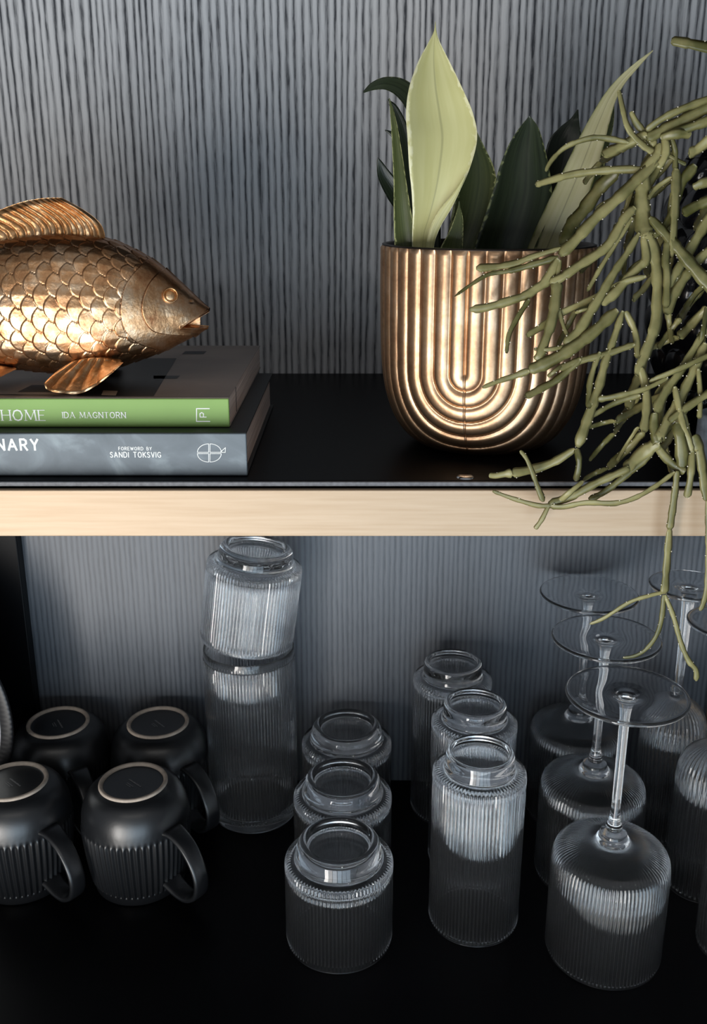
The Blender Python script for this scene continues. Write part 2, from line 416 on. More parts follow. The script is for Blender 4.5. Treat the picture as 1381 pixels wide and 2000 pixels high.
FL_IN = [(0, .1325, 0), (.006, .1318, 0), (.014, .1285, 0), (.0205, .1235, 0), (.0245, .1165, 0), (.0266, .106, -.8), (.0275, .09, -1), (.0277, .05, -1), (.0276, .010, -1), (.0278, .003, 0), (.0276, .0006, 0)]
def make_flute(loc, label):
    e = empty('champagne_flute', loc, label, 'glass', 'ribbed champagne flutes standing on their rims')
    glass_obj('bowl_and_stem', e, FL_OUT, FL_IN, 44, .0005, 8)
    return e

def group_of(maker, spots):
    p = maker((*spots[0][:2], 0), spots[0][2])
    out = [p]
    for x, y, l in spots[1:]:
        c = copy_tree(p); c.location = (x, y, 0); c['label'] = l; out.append(c)
    return out
tum = group_of(make_tumbler, [
    (-.0115, .6425, 'short ribbed glass tumbler upside down, nearest in the row of short tumblers'),
    (-.0095, .7295, 'short ribbed glass tumbler upside down, middle one of the row of short tumblers'),
    (-.0065, .8165, 'short ribbed glass tumbler upside down, rearmost of the row, against the back panel')])
# fourth tumbler, tilted on the upright tall glass
TX, TY, TH = -.0965, .812, .1775
t4 = copy_tree(tum[0]); t4['label'] = 'short ribbed glass tumbler balanced tilted and upside down on the tall upright glass'
th = radians(7.5)
piv = Vector((TX + .0405, TY, TH + .0004))
t4.rotation_euler = (0, th, 0)
t4.location = piv - Matrix.Rotation(th, 3, 'Y') @ Vector((.0425, 0, 0))
del t4['group']
TALL_OUT = [(0, .0005, 0), (.02, .0005, 0), (.036, .0002, 0), (.0395, .0012, 0), (.0412, .0040, 0), (.0416, .010, 0), (.0418, .016, .6), (.0418, .022, 1), (.0419, .09, 1), (.0420, .162, 1), (.0420, .168, .3), (.0420, .174, 0), (.0416, .1768, 0)]
TALL_IN = [(.0406, .1768, 0), (.0402, .173, 0), (.0399, .160, -1), (.0399, .12, -1), (.0398, .05, -1), (.0398, .022, -1), (.0388, .0150, 0), (.0350, .0118, 0), (.026, .0105, 0), (.012, .0100, 0), (0, .0100, 0)]
e = empty('tall_glass', (TX, TY, 0), 'tall ribbed upright glass with thick base, holding the tilted tumbler on its rim', 'glass')
v, f = lathe(smooth_prof(TALL_OUT) + smooth_prof(TALL_IN), 88 * 6, 88, .0005)
mesh_obj('bowl', v, f, M_glass, e)
# outward direction of that lathe runs bottom to top outside: flip to match
group_of(make_highball, [
    (.0995, .6645, 'tall ribbed highball glass upside down, nearest of the three highball glasses'),
    (.1045, .7415, 'tall ribbed highball glass upside down, middle of the three highball glasses'),
    (.0930, .8185, 'tall ribbed highball glass upside down, rearmost of the three, against the back panel')])
group_of(make_wine, [
    (.1985, .6285, 'wide ribbed wine glass on its rim, nearest of the three with round foot up'),
    (.2065, .7225, 'wide ribbed wine glass on its rim, middle one of the three wine glasses'),
    (.2135, .8140, 'wide ribbed wine glass on its rim, rearmost of the three, by the back panel')])
group_of(make_flute, [
    (.2930, .784, 'narrow ribbed champagne flute upside down, rearmost of the flutes at the right'),
    (.3015, .7066, 'narrow ribbed champagne flute upside down, middle flute cut by the right picture edge'),
    (.3045, .632, 'narrow ribbed champagne flute upside down, nearest flute, a sliver at lower right edge')])

# ------------------------------------------------------------------ mugs
def make_mug(loc, label, rz):
    e = empty('mug', loc, label, 'mug', 'black ribbed mugs standing upside down', rz)
    out = [(.0372, .0005, 0), (.0384, .0012, 0), (.0392, .004, 0), (.0402, .0085, 0), (.0405, .0105, .9), (.0410, .014, 1), (.0432, .030, 1), (.0448, .046, 1), (.0455, .056, 1), (.0457, .0615, .9), (.0457, .064, .2), (.0455, .068, 0),
           (.0446, .0755, 0), (.0425, .0825, 0), (.0390, .0890, 0), (.0345, .0935, 0), (.0300, .0958, 0), (.0286, .0966, 0)]
    inn = [(.0254, .0966, 0), (.0248, .0958, 0), (.020, .0950, 0), (.008, .0948, 0), (0, .0948, 0)]
    inner = [(0, .0900, 0), (.02, .0898, 0), (.034, .086, 0), (.0405, .076, 0), (.0420, .062, 0), (.0408, .046, 0), (.0388, .02, 0), (.0362, .002, 0), (.0364, .0006, 0)]
    R = 54; seg = R * 8
    A = smooth_prof(out, 4); B = smooth_prof(inn, 3); C = smooth_prof(inner, 3)
    v, f = lathe(A + B, seg, R, .00095, shape='cos')
    k = len(v); v2, f2 = lathe(C, seg)
    v += v2; f += [tuple(i + k for i in q) for q in f2]
    m = len(v) - seg
    f += [(m + j, m + (j + 1) % seg, (j + 1) % seg, j) for j in range(seg)]
    mesh_obj('body', v, f, M_mug, e)
    v, f = lathe(smooth_prof([(.0290, .0962, 0), (.0289, .0975, 0), (.0281, .0985, 0), (.0266, .0985, 0), (.0256, .0977, 0), (.0252, .0957, 0)], 3), 96)
    mesh_obj('foot_ring', v, f, M_mugring, e)['label'] = 'bare beige stoneware foot ring'
    # handle: flat band, loop in local XZ plane on +X side
    path = [(.0425, .0690), (.0510, .0690), (.0640, .0620), (.0740, .0490), (.0785, .0340), (.0755, .0200), (.0650, .0120), (.0530, .0120), (.0400, .0170)]
    P = catmull(path, 8); verts = []; faces = []; K = 12
    for i, p in enumerate(P):
        a = P[max(0, i - 1)]; b = P[min(len(P) - 1, i + 1)]; t = (b - a) / np.linalg.norm(b - a); nrm = np.array([-t[1], t[0]])
        u = i / (len(P) - 1); wd = .0075 + .0022 * abs(2 * u - 1) ** 2; th_ = .0023
        for j in range(K):
            an = 2 * pi * j / K
            cx = abs(cos(an)) ** .6 * (1 if cos(an) >= 0 else -1); sx = abs(sin(an)) ** .6 * (1 if sin(an) >= 0 else -1)
            q = p + nrm * th_ * sx
            verts.append((q[0], wd * cx, q[1]))
    for i in range(len(P) - 1):
        for j in range(K):
            faces.append((i * K + j, i * K + (j + 1) % K, (i + 1) * K + (j + 1) % K, (i + 1) * K + j))
    mesh_obj('handle', verts, faces, M_mug, e)
    # faint maker's print on the base: one longer word and two short lines, too small to read
    vv = []; ff = []
    ang = radians(-42) - rz
    def dash(cx, cy, L_, h, nlet):
        stp = L_ / nlet
        for q in range(nlet):
            x0 = cx - L_ / 2 + q * stp; x1 = x0 + stp * .75
            hh = h * (1 if q % 3 else .75)
            k = len(vv)
            for (x, y) in ((x0, cy), (x1, cy), (x1, cy + hh), (x0, cy + hh)):
                vv.append((x * cos(ang) - y * sin(ang), x * sin(ang) + y * cos(ang), .09505))
            ff.append((k, k + 1, k + 2, k + 3))
    dash(0, .001, .017, .0013, 11); dash(-.001, -.003, .009, .0007, 9); dash(-.001, -.0048, .007, .0007, 7)
    mesh_obj('base_print', vv, ff, M_mark, e, smooth=False)
    return e
mug = make_mug((-.1875, .714, 0), 'black ribbed mug upside down, front right of the four mugs', radians(-38))
for x, y, rz, l in ((-.2900, .7150, -38, 'black ribbed mug upside down, front left of the four, cut by picture edge'),
                    (-.1850, .8115, -44, 'black ribbed mug upside down, back right of the four, beside the tall glass'),
                    (-.2795, .8115, -55, 'black ribbed mug upside down, back left of the four mugs')):
    c = copy_tree(mug); c.location = (x, y, 0); c.rotation_euler = (0, 0, radians(rz)); c['label'] = l

# ------------------------------------------------------------------ standing plate at the left edge
pl = empty('plate', (-.4300, .7635, 0), 'plate standing on edge behind the mugs, white face and black beaded rim', 'plate')
v, f = lathe(smooth_prof([(0, .0020, 0), (.06, .0020, 0), (.095, .0006, 0), (.112, -.0030, 0), (.1205, -.0050, 1), (.1265, -.0052, 1), (.1280, -.0036, 0), (.1262, -.0016, 0), (.112, .0015, 0), (.08, .0055, 0), (.0, .0058, 0)], 4), 160 * 4, 160, .0004)
def lay(vs): return [(x, z, y + .128) for (x, y, z) in vs]
mesh_obj('rim_and_back', lay(v), f, M_plate_d, pl)['label'] = 'black beaded rim'
v, f = lathe(smooth_prof([(0, .0012, 0), (.06, .0012, 0), (.095, -.0002, 0), (.112, -.0042, 0), (.1166, -.0056, 0), (.1172, -.0040, 0)], 4), 160)
mesh_obj('face', lay(v), f, M_plate, pl)['label'] = 'white glazed plate face'

# ------------------------------------------------------------------ lettering made of strokes
GL = {  # unit glyphs: (width, strokes)
 'A': (.78, [((0, 0), (.39, 1)), ((.39, 1), (.78, 0)), ((.14, .34), (.64, .34))]),
 'B': (.60, [((0, 0), (0, 1)), ((0, 1), (.38, 1), (.54, .88), (.54, .65), (.38, .53), (0, .53)), ((.38, .53), (.60, .40), (.60, .14), (.42, 0), (0, 0))]),
 'D': (.72, [((0, 0), (0, 1)), ((0, 1), (.36, 1), (.62, .84), (.72, .5), (.62, .16), (.36, 0), (0, 0))]),
 'E': (.54, [((0, 0), (0, 1)), ((0, 1), (.54, 1)), ((0, .52), (.44, .52)), ((0, 0), (.54, 0))]),
 'F': (.50, [((0, 0), (0, 1)), ((0, 1), (.50, 1)), ((0, .52), (.42, .52))]),
 'G': (.76, [((.70, .82), (.55, .97), (.38, 1), (.14, .87), (0, .5), (.14, .13), (.38, 0), (.58, .04), (.72, .18), (.72, .44)), ((.48, .44), (.72, .44))]),
 'H': (.70, [((0, 0), (0, 1)), ((.70, 0), (.70, 1)), ((0, .52), (.70, .52))]),
 'I': (.0, [((0, 0), (0, 1))]),
 'K': (.64, [((0, 0), (0, 1)), ((.62, 1), (0, .42)), ((.2, .6), (.64, 0))]),
 'M': (.90, [((0, 0), (.08, 1)), ((.08, 1), (.45, .1)), ((.45, .1), (.82, 1)), ((.82, 1), (.90, 0))]),
 'N': (.70, [((0, 0), (0, 1)), ((0, 1), (.70, 0)), ((.70, 0), (.70, 1))]),
 'O': (.80, [((.40, 1), (.66, .9), (.80, .5), (.66, .1), (.40, 0), (.14, .1), (0, .5), (.14, .9), (.40, 1))]),
 'R': (.62, [((0, 0), (0, 1)), ((0, 1), (.38, 1), (.56, .87), (.56, .62), (.38, .48), (0, .48)), ((.3, .48), (.62, 0))]),
 'S': (.54, [((.50, .84), (.36, .98), (.16, .98), (.02, .82), (.06, .62), (.44, .42), (.54, .22), (.40, .02), (.16, .01), (0, .16))]),
 'T': (.66, [((.33, 0), (.33, 1)), ((0, 1), (.66, 1))]),
 'V': (.70, [((0, 1), (.35, 0)), ((.35, 0), (.70, 1))]),
 'W': (1.0, [((0, 1), (.25, 0)), ((.25, 0), (.5, .9)), ((.5, .9), (.75, 0)), ((.75, 0), (1, 1))]),
 'Y': (.66, [((0, 1), (.33, .48)), ((.66, 1), (.33, .48)), ((.33, .48), (.33, 0))]),
 'P': (.58, [((0, 0), (0, 1)), ((0, 1), (.38, 1), (.56, .87), (.56, .58), (.38, .44), (0, .44))]),
}
def stroke_quads(polys, wdt):
    V = []; Fc = []
    for pts, w_ in polys:
        for (a, b) in zip(pts[:-1], pts[1:]):
            a = np.array(a, float); b = np.array(b, float); d = b - a; L_ = np.linalg.norm(d)
            if L_ < 1e-9: continue
            d /= L_; n_ = np.array([-d[1], d[0]]) * w_ / 2
            ext = d * w_ * .25
            k = len(V)
            for q in (a - ext - n_, b + ext - n_, b + ext + n_, a - ext + n_): V.append(tuple(q))
            Fc.append((k, k + 1, k + 2, k + 3))
    return V, Fc
def text_polys(txt, x0, x1, z0, z1, weight, serif=False, cond=1.0, gap=.22):
    "glyphs fitted between x0..x1 (metres) and z0..z1"
    h = z1 - z0; tot = 0
    for i, c in enumerate(txt):
        tot += (.35 if c == ' ' else GL[c][0] * cond) + (gap if i < len(txt) - 1 else 0)
    s = (x1 - x0) / tot; x = 0; out = []
    for c in txt:
        if c == ' ': x += .35 + gap; continue
        w_, st = GL[c]
        for poly in st:
            pts = [(x0 + (x + px * cond) * s, z0 + py * h) for px, py in poly]
            wt = weight
            if serif and len(poly) == 2:
                (ax, ay), (bx, by) = poly
                horiz = abs(ay - by) < .1; rising = (bx - ax) * (by - ay) > 0
                wt = weight * (.45 if horiz or rising else 1.0)
            out.append((pts, wt))
            if serif and len(poly) == 2 and abs(poly[0][1] - poly[1][1]) > .3:
                for (px, py) in poly:
                    if py < .02 or py > .98:
                        xx = x0 + (x + px * cond) * s; zz = z0 + py * h
                        out.append(([(xx - weight * 1.1, zz), (xx + weight * 1.1, zz)], weight * .4))
        x += w_ * cond + gap
    return out
def print_on(name, polys, Yf, parent, mat, dy=.00012):
    V, Fc = stroke_quads(polys, 0)
    l = Vector(parent.location)
    k = [0]
    return mesh_obj(name, [(a - l.x, Yf - dy - (i_ // 4) * 3e-6 - l.y, b - l.z) for i_, (a, b) in enumerate(V)], Fc, mat, parent, smooth=False)
def P2(x, y, Y): p = ony(x, y, Y); return (p.x, p.z)
def fit(txt, xa, xb, ytop, ybot, Y, weight_px, **kw):
    a = P2(xa, ybot, Y); b = P2(xb, ytop, Y)
    return text_polys(txt, a[0], b[0], a[1], b[1], weight_px * .56 / 1900, **kw)

# ------------------------------------------------------------------ books
def book(name, x0, x1, y0, y1, z0, z1, spine_m, cover_m, label, ct=.0016, inset=.002):
    e = empty(name, ((x0 + x1) / 2, (y0 + y1) / 2, z0), label, 'book', 'books lying under the fish')
    l = Vector(e.location)
    def bx(n, lo, hi, m, bev=.0003): return box(n, Vector(lo) - l, Vector(hi) - l, m, e, bev)
    bx('back_cover', (x0, y0, z0), (x1, y1, z0 + ct), cover_m)
    bx('front_cover', (x0, y0, z1 - ct), (x1, y1, z1), cover_m)
    bx('spine', (x0, y0 - .0008, z0), (x1, y0 + .0014, z1 - .0004), spine_m, .0006)
    pg = bx('page_block', (x0 + inset, y0 + .002, z0 + ct), (x1 - inset, y1 - inset, z1 - ct), M_pages, .0002)
    return e
B2Z = Z_UP + .0254
b2 = book('book', -.330, -.0605, .5345, .722, Z_UP + .0002, B2Z, M_marble, M_greydk,
          'thick hardback with blue-grey mottled spine, lower of the two books', .0013, .0022)
b1 = book('book', -.300, -.0712, .5475, .744, B2Z + .0002, B2Z + .0172, M_green, M_cover,
          'thin book with bright green spine, upper of the two books under the fish', .0006, .0005)
b1.rotation_euler.z = 0
B1Z = B2Z + .0172
Y1 = .5475 - .0008; Y2 = .5345 - .0008
print_on('title_lettering', fit('HOME', 5, 87, 801, 821, Y1, 2.6, serif=True, gap=.26), Y1, b1, M_white)
print_on('author_lettering', fit('IDA MAGNTORN', 123, 245, 805, 816, Y1, 1.6, serif=True, gap=.30), Y1, b1, M_white)
# publisher mark: open square bracket with a P lying inside
def pxpoly(pts, Y, wpx): return ([P2(x, y, Y) for x, y in pts], wpx * .56 / 1900)
polys = [pxpoly([(409, 798), (384, 798), (384, 823), (410, 823)], Y1, 2.0),
         pxpoly([(391, 814.5), (403, 814.5)], Y1, 1.8), pxpoly([(391, 814.5), (390.5, 808), (394, 805.5), (397.5, 808), (397.5, 814.5)], Y1, 1.8)]
print_on('publisher_mark', polys, Y1, b1, M_white)
print_on('title_lettering', fit('NARY', -5, 73, 858, 879, Y2, 4.2, cond=.8, gap=.34), Y2, b2, M_white)
print_on('foreword_lettering', fit('FOREWORD BY', 232, 296, 873, 879, Y2, 1.15, cond=.8, gap=.32), Y2, b2, M_white)
print_on('foreword_name_lettering', fit('SANDI TOKSVIG', 216, 314, 883, 893, Y2, 1.7, cond=.8, gap=.30), Y2, b2, M_white)
cx, cz, rx, rz_ = 409, 884.5, 22, 16.5
def arc(a0, a1, ox, oz, n=9): return [(cx + ox + rx * cos(radians(a0 + (a1 - a0) * i / n)), cz + oz - rz_ * sin(radians(a0 + (a1 - a0) * i / n))) for i in range(n + 1)]
polys = []
for a0, ox, oz in ((0, 1.3, -1.2), (90, -1.3, -1.2), (180, -1.3, 1.2), (270, 1.3, 1.2)):
    A_ = arc(a0, a0 + 90, ox, oz); polys.append(pxpoly(A_ + [(cx + ox, cz + oz), A_[0]], Y2, 1.3))
polys.append(pxpoly([(431, 882.5), (440.5, 874), (440, 883.5), (431, 883)], Y2, 1.3))
print_on('publisher_mark', polys, Y2, b2, M_white)
# dark photograph blocks printed on the front cover of the upper book
def flat_quad(corners, mat, parent, z, name='cover_picture'):
    l = Vector(parent.location); vs_ = []
    for (x, y) in corners:
        a = (x - 690.5) / F; b_ = (y - 1000) / F
        dy = cos(PITCH) - b_ * sin(PITCH); dz = -sin(PITCH) - b_ * cos(PITCH); t = (z - CAM_H) / dz
        vs_.append((a * t - l.x, dy * t - l.y, z + .00012 - l.z))
    return vs_
vv = []; ff = []
for q in ([(150, 774), (300, 774), (345, 700), (180, 700)], [(34, 766), (118, 766), (118, 752), (62, 752)], [(300, 740), (345, 740), (352, 734), (300, 734)],
          [(355, 692), (398, 692), (404, 686), (362, 686)], [(0, 772), (130, 774), (100, 771), (0, 770)]):
    k = len(vv); vv += flat_quad(q, None, b1, B1Z); ff.append((k, k + 1, k + 2, k + 3))
mesh_obj('cover_picture', vv, ff, simple('dark_photo_print', (.012, .012, .014), .4), b1, smooth=False)
vv = flat_quad([(198, 772), (226, 773), (230, 764), (202, 763)], None, b1, B1Z + .0001)
mesh_obj('cover_picture', vv, [(0, 1, 2, 3)], simple('pale_photo_print', (.4, .3, .22), .4), b1, smooth=False)
# page section lines on the right-hand page ends (signatures)
l = Vector(b1.location)
box('page_marker', Vector((-.0718, .5845, B2Z + .001)) - l, Vector((-.0714, .5850, B1Z - .001)) - l, M_greydk, b1)
l = Vector(b2.location)
box('page_marker', Vector((-.0632, .5480, Z_UP + .002)) - l, Vector((-.0624, .5490, B2Z - .0015)) - l, M_greydk, b2)

# ------------------------------------------------------------------ the fish
FY = .600
fish = empty('fish_sculpture', (*ony(120, 715, FY).xy, B1Z), 'copper-gold carp figurine with open mouth resting on the books', 'sculpture')
FL = Vector(fish.location)
top = [(-200, 585), (-160, 560), (-110, 520), (-60, 492), (0, 474), (60, 464), (120, 460), (205, 467), (250, 483), (300, 510), (340, 541), (375, 573), (398, 594), (409, 603)]
bot = [(-200, 640), (-160, 660), (-110, 682), (-60, 700), (0, 713), (60, 720), (130, 726), (190, 724), (230, 716), (270, 702), (310, 688), (350, 670), (385, 652), (403, 641), (409, 634)]
wid = [(-200, 12), (-160, 24), (-110, 46), (-60, 64), (0, 80), (60, 90), (130, 94), (200, 88), (260, 74), (310, 58), (350, 43), (380, 29), (398, 18), (409, 10)]
NXF, NVF = 620, 420
xs = np.linspace(-200, 409, NXF)
def interp(tab):
    # smooth interpolation by dense catmull
    c = np.array(catmull(tab, 12)); return np.interp(xs, c[:, 0], c[:, 1])
T_, B_, W_ = interp(top), interp(bot), interp(wid)
tv = np.linspace(0, 2 * pi, NVF, endpoint=False)
X, T = np.meshgrid(xs, tv, indexing='ij')
cen = ((T_ + B_) / 2)[:, None]; half = ((B_ - T_) / 2)[:, None]; Wd = W_[:, None]
ct, st = np.cos(T), np.sin(T)
# px-space shape: py grows downward; t=0 is the back, t=pi the belly; side facing viewer st<0 -> negative Y
py = cen - half * np.sign(ct) * np.abs(ct) ** 1.0
prof_w = np.abs(st) ** .85
side = Wd * prof_w * np.sign(st)
# mouth: wedge between the lips
mx0 = 362.0
k = np.clip((X - mx0) / (409 - mx0), 0, 1)
up_l = 634 - 27 * k ** .9; lo_l = 634 + 4 * k
inside = (X > mx0) & (py > up_l) & (py < lo_l)
dist = np.minimum(py - up_l, lo_l - py)
pinch = np.where(inside, np.clip(1 - dist / 2.2, .12, 1), 1)
side = side * pinch
# relief
tt = np.where(T > pi, 2 * pi - T, T)             # 0 at the back .. pi at the belly, both sides
q = tt / pi * 330                                # arc coordinate in px
sx, sy, rad_s = 21.5, 36.0, 27.0
xx = X + 10 * np.sin(tt * 1.0) + (tt - 1.6) * 6
best = np.full(X.shape, -1e9); h = np.zeros(X.shape)
ci = np.floor(xx / sx)
for dc in (-1, 0, 1, 2):
    c = ci + dc; off = np.where(np.mod(c, 2) == 0, 0, .5)
    cj = np.round(q / sy - off)
    for dj in (-1, 0, 1):
        jx = c * sx; jy = (cj + dj + off) * sy
        dx = xx - jx; dyv = q - jy
        d2 = np.sqrt((dx * 1.0) ** 2 + (dyv * 1.18) ** 2)
        ok = (d2 < rad_s) & (dx < 13)
        hh = .25 + .75 * np.clip((10 - dx) / 34, 0, 1) - .55 * np.clip((d2 / rad_s - .90) / .10, 0, 1) + .25 * np.clip(1 - np.abs(dyv) / 10, 0, 1)
        better = ok & (jx > best)
        h = np.where(better, hh, h); best = np.where(better, jx, best)
# gill covers: smooth plates whose rear edges stand proud
def curve_x(pts):
    c = np.array(catmull(pts, 10)); o_ = np.argsort(c[:, 1]); return np.interp(py, c[o_, 1], c[o_, 0])
g1 = curve_x([(300, 500), (281, 520), (262, 548), (254, 580), (254, 610), (262, 638), (278, 658), (305, 672), (345, 684)])
g2 = curve_x([(330, 520), (308, 542), (296, 566), (291, 595), (298, 622), (311, 638), (335, 645), (380, 650)])
def bandstep(g, x, wdt): return np.clip((x - g) / wdt, 0, 1)
hs = 3.6 * h
face_ = X > g1
plate1 = 4.6 * (1 - .5 * np.clip((X - g1) / 45, 0, 1))
H_ = np.where(face_, plate1 * bandstep(g1, X, 1.6), hs)
plate2 = 3.0 * (1 - np.clip((X - g2) / 40, 0, 1)) * bandstep(g2, X, 1.6)
H_ = np.where(X > g2, H_ + plate2, H_)
# lips
lip = np.exp(-((py - up_l) / 2.6) ** 2) + np.exp(-((py - lo_l - .5) / 2.6) ** 2)
H_ = H_ + np.where(X > mx0 - 4, 2.0 * lip, 0) * (pinch > .9)
# nostril dent
H_ = H_ - 2.0 * np.exp(-(((X - 378) / 4) ** 2 + ((py - 588) / 3) ** 2))
fade = np.clip((X + 200) / 20, 0, 1)
H_ = H_ * fade * np.where(np.abs(st) < .08, .5, 1)
# outward normal of the cross-section
nz_ = -ct / half; ny_ = st / Wd
ln = np.sqrt(nz_ ** 2 + ny_ ** 2); nz_, ny_ = nz_ / ln, ny_ / ln
pyd = py + nz_ * H_ ; sided = side + ny_ * H_ * (pinch > .9)
SCL = .60 * cos(PITCH) / F * 1.06   # metres per px for the thickness
a = (X - 690.5) / F; b_ = (pyd - 1000) / F
dyy = cos(PITCH) - b_ * sin(PITCH); dzz = -sin(PITCH) - b_ * cos(PITCH); t_ = FY / dyy
VX = a * t_ - FL.x; VZ = CAM_H + dzz * t_ - FL.z; VY = FY + sided * SCL - FL.y
verts = np.stack([VX, VY, VZ], -1).reshape(-1, 3)
I, J = np.meshgrid(np.arange(NXF - 1), np.arange(NVF), indexing='ij')
J2 = (J + 1) % NVF
quads = np.stack([I * NVF + J, I * NVF + J2, (I + 1) * NVF + J2, (I + 1) * NVF + J], -1).reshape(-1, 4)
# open the mouth: drop the thin web ahead of x=388 inside the wedge
gone = (inside & (X > 391) & (dist > 2.4)).reshape(-1)
keep = ~(gone[quads].all(1))
quads = quads[keep]
def np_mesh(name, verts, quads, mat, parent):
    me = bpy.data.meshes.new(name); nv, nf = len(verts), len(quads)
    me.vertices.add(nv); me.vertices.foreach_set('co', np.ascontiguousarray(verts, dtype=np.float32).ravel())
    me.loops.add(nf * 4); me.loops.foreach_set('vertex_index', np.ascontiguousarray(quads, dtype=np.int32).ravel())
    me.polygons.add(nf); me.polygons.foreach_set('loop_start', np.arange(0, nf * 4, 4, dtype=np.int32))
    me.polygons.foreach_set('use_smooth', np.ones(nf, bool))
    me.materials.append(mat); me.update(calc_edges=True)
    o = bpy.data.objects.new(name, me); COL.objects.link(o); o.parent = parent; return o
fb = np_mesh('body', verts, quads, M_fishbody, fish)
wear_shade_ = np.clip((h - .18) / .34, 0, 1)
wear_shade_ = np.where(face_, np.clip((X - g1) / 2.5, .1, 1), wear_shade_)
wear_shade_ = np.where((X < g2 + .5) & (X > g2 - 2.0), .25, wear_shade_)
back_shade = np.clip((py - (T_[:, None] + 4)) / 46, 0, 1)  # shade along the top of the back, put into the colour over crevice wear
wear_shade_ = wear_shade_ * (.35 + .65 * back_shade)
wa = fb.data.attributes.new('wear_shade', 'FLOAT', 'POINT'); wa.data.foreach_set('value', wear_shade_.astype(np.float32).ravel())
# snout cap
o_ = []

def fin(name, base, tip, Yb, Yt, rays, thick, nu=240, nv=40, amp=.0009, curve=0.0, tipcurl=0.0):
    "base/tip: px polylines paired by parameter; Yb/Yt depths at base/tip"
    bp = np.array(catmull(base, 16)); tp = np.array(catmull(tip, 16))
    def samp(c, u):
        s = np.linspace(0, 1, len(c)); return np.interp(u, s, c[:, 0]), np.interp(u, s, c[:, 1])
    vs_ = []
    for sgn in (-1, 1):
        for i in range(nu):
            u = i / (nu - 1); bx_, by_ = samp(bp, u); tx_, ty_ = samp(tp, u)
            for j in range(nv):
                v_ = j / (nv - 1)
                x = bx_ + (tx_ - bx_) * v_ + curve * sin(pi * v_) * (tx_ - bx_) * 0; y = by_ + (ty_ - by_) * v_
                # rays bow outwards
                x += curve * sin(pi * v_); 
                Y = Yb + (Yt - Yb) * v_ ** (1 + tipcurl)
                p = ony(x, y, Y)
                rel = amp * abs(sin(pi * u * rays)) ** .7 + .0003 * noise.noise(Vector((u * rays * 3, v_ * 6, 2)))
                edge = min(1, (1 - v_) * 8 + .25) * min(1, u * 20 + .2) * min(1, (1 - u) * 20 + .2)
                vs_.append((p.x - FL.x, p.y + sgn * (thick * edge + rel * edge) - FL.y, p.z - FL.z))
    n1 = nu * nv; q_ = []
    for i in range(nu - 1):
        for j in range(nv - 1):
            a0 = i * nv + j
            q_.append((a0, a0 + 1, a0 + nv + 1, a0 + nv)); q_.append((n1 + a0, n1 + a0 + nv, n1 + a0 + nv + 1, n1 + a0 + 1))
    for j in range(nv - 1):
        for i0 in (0, nu - 1):
            a0 = i0 * nv + j; q_.append((a0, a0 + 1, n1 + a0 + 1, n1 + a0))
    for i in range(nu - 1):
        for j0 in (0, nv - 1):
            a0 = i * nv + j0; q_.append((a0, a0 + nv, n1 + a0 + nv, n1 + a0))
    return mesh_obj(name, vs_, q_, M_fish, fish)
fin('dorsal_fin', [(206, 472), (150, 470), (90, 472), (20, 478), (-60, 498), (-130, 535)],
    [(120, 386), (85, 387), (45, 394), (0, 410), (-60, 438), (-110, 475), (-165, 530)], FY, FY + .001, 21, .0014, 360, 60, .0013, 26)
fin('pelvic_fin', [(140, 706), (165, 700), (190, 698), (212, 700), (238, 706)],
    [(86, 748), (95, 762), (125, 768), (158, 768), (190, 752), (222, 726), (241, 708)], .5765, .5535, 6, .0016, 160, 50, .0026, -4, .3)
fin('pelvic_fin', [(140, 706), (165, 700), (190, 698), (212, 700), (238, 706)],
    [(100, 712), (110, 722), (135, 728), (160, 726), (190, 720), (222, 716), (241, 706)], .622, .645, 6, .0016, 60, 20, .0012, -4, .3)
fin('anal_fin', [(-70, 700), (-40, 708), (-10, 712), (30, 718)],
    [(-120, 735), (-90, 750), (-50, 752), (-10, 741), (32, 721)], .585, .566, 7, .0014, 100, 40, .0014, 0, .2)
fin('tail_fin', [(-195, 588), (-198, 600), (-198, 620), (-195, 638)],
    [(-300, 500), (-275, 560), (-265, 610), (-275, 660), (-300, 720)], FY, FY, 14, .0016, 160, 30, .0011)
# eye: ring and ball
ep = ony(333, 577, FY - .0165)
def eye(px, py_, Y, sgn):
    c = ony(px, py_, Y)
    bm = bmesh.new()
    v, f = lathe(smooth_prof([(.0046, -.001, 0), (.0046, .0006, 0), (.0041, .0013, 0), (.0035, .0009, 0), (.0031, .0002, 0), (.0027, .0006, 0), (.0018, .0009, 0), (0, .0011, 0)], 4), 48)
    R_ = Vector((.35, -1.0 * sgn, .22)).to_track_quat('Z', 'Y').to_matrix()
    o = mesh_obj('eye', [tuple(R_ @ Vector(p)) for p in v], f, M_fish, fish)
    o.location = c - FL
idx = int(np.argmin(np.abs(xs - 333)))
col_py = pyd[idx]; jj = min((j for j in range(NVF) if sided[idx, j] < 0), key=lambda j: abs(col_py[j] - 577))
eye(333, 577, FY + sided[idx, jj] * SCL + .0006, 1)

# ------------------------------------------------------------------ gold arch pot with the sansevieria
PX, PY_, PR = .0822, .615, .0655
plant = empty('snake_plant', (PX, PY_, Z_UP), 'snake plant in a gold fluted arch-pattern pot, one broad pale yellow leaf', 'potted plant')
PH = .1235
potprof = catmull([(.028, 0), (.0400, .0015), (.0490, .0080), (.0565, .0190), (.0615, .0330), (.0640, .0480), (.0650, .065), (.0655, .09), (.0657, PH)], 22)
NR, NA = len(potprof), 900
ang = np.linspace(0, 2 * pi, NA, endpoint=False)
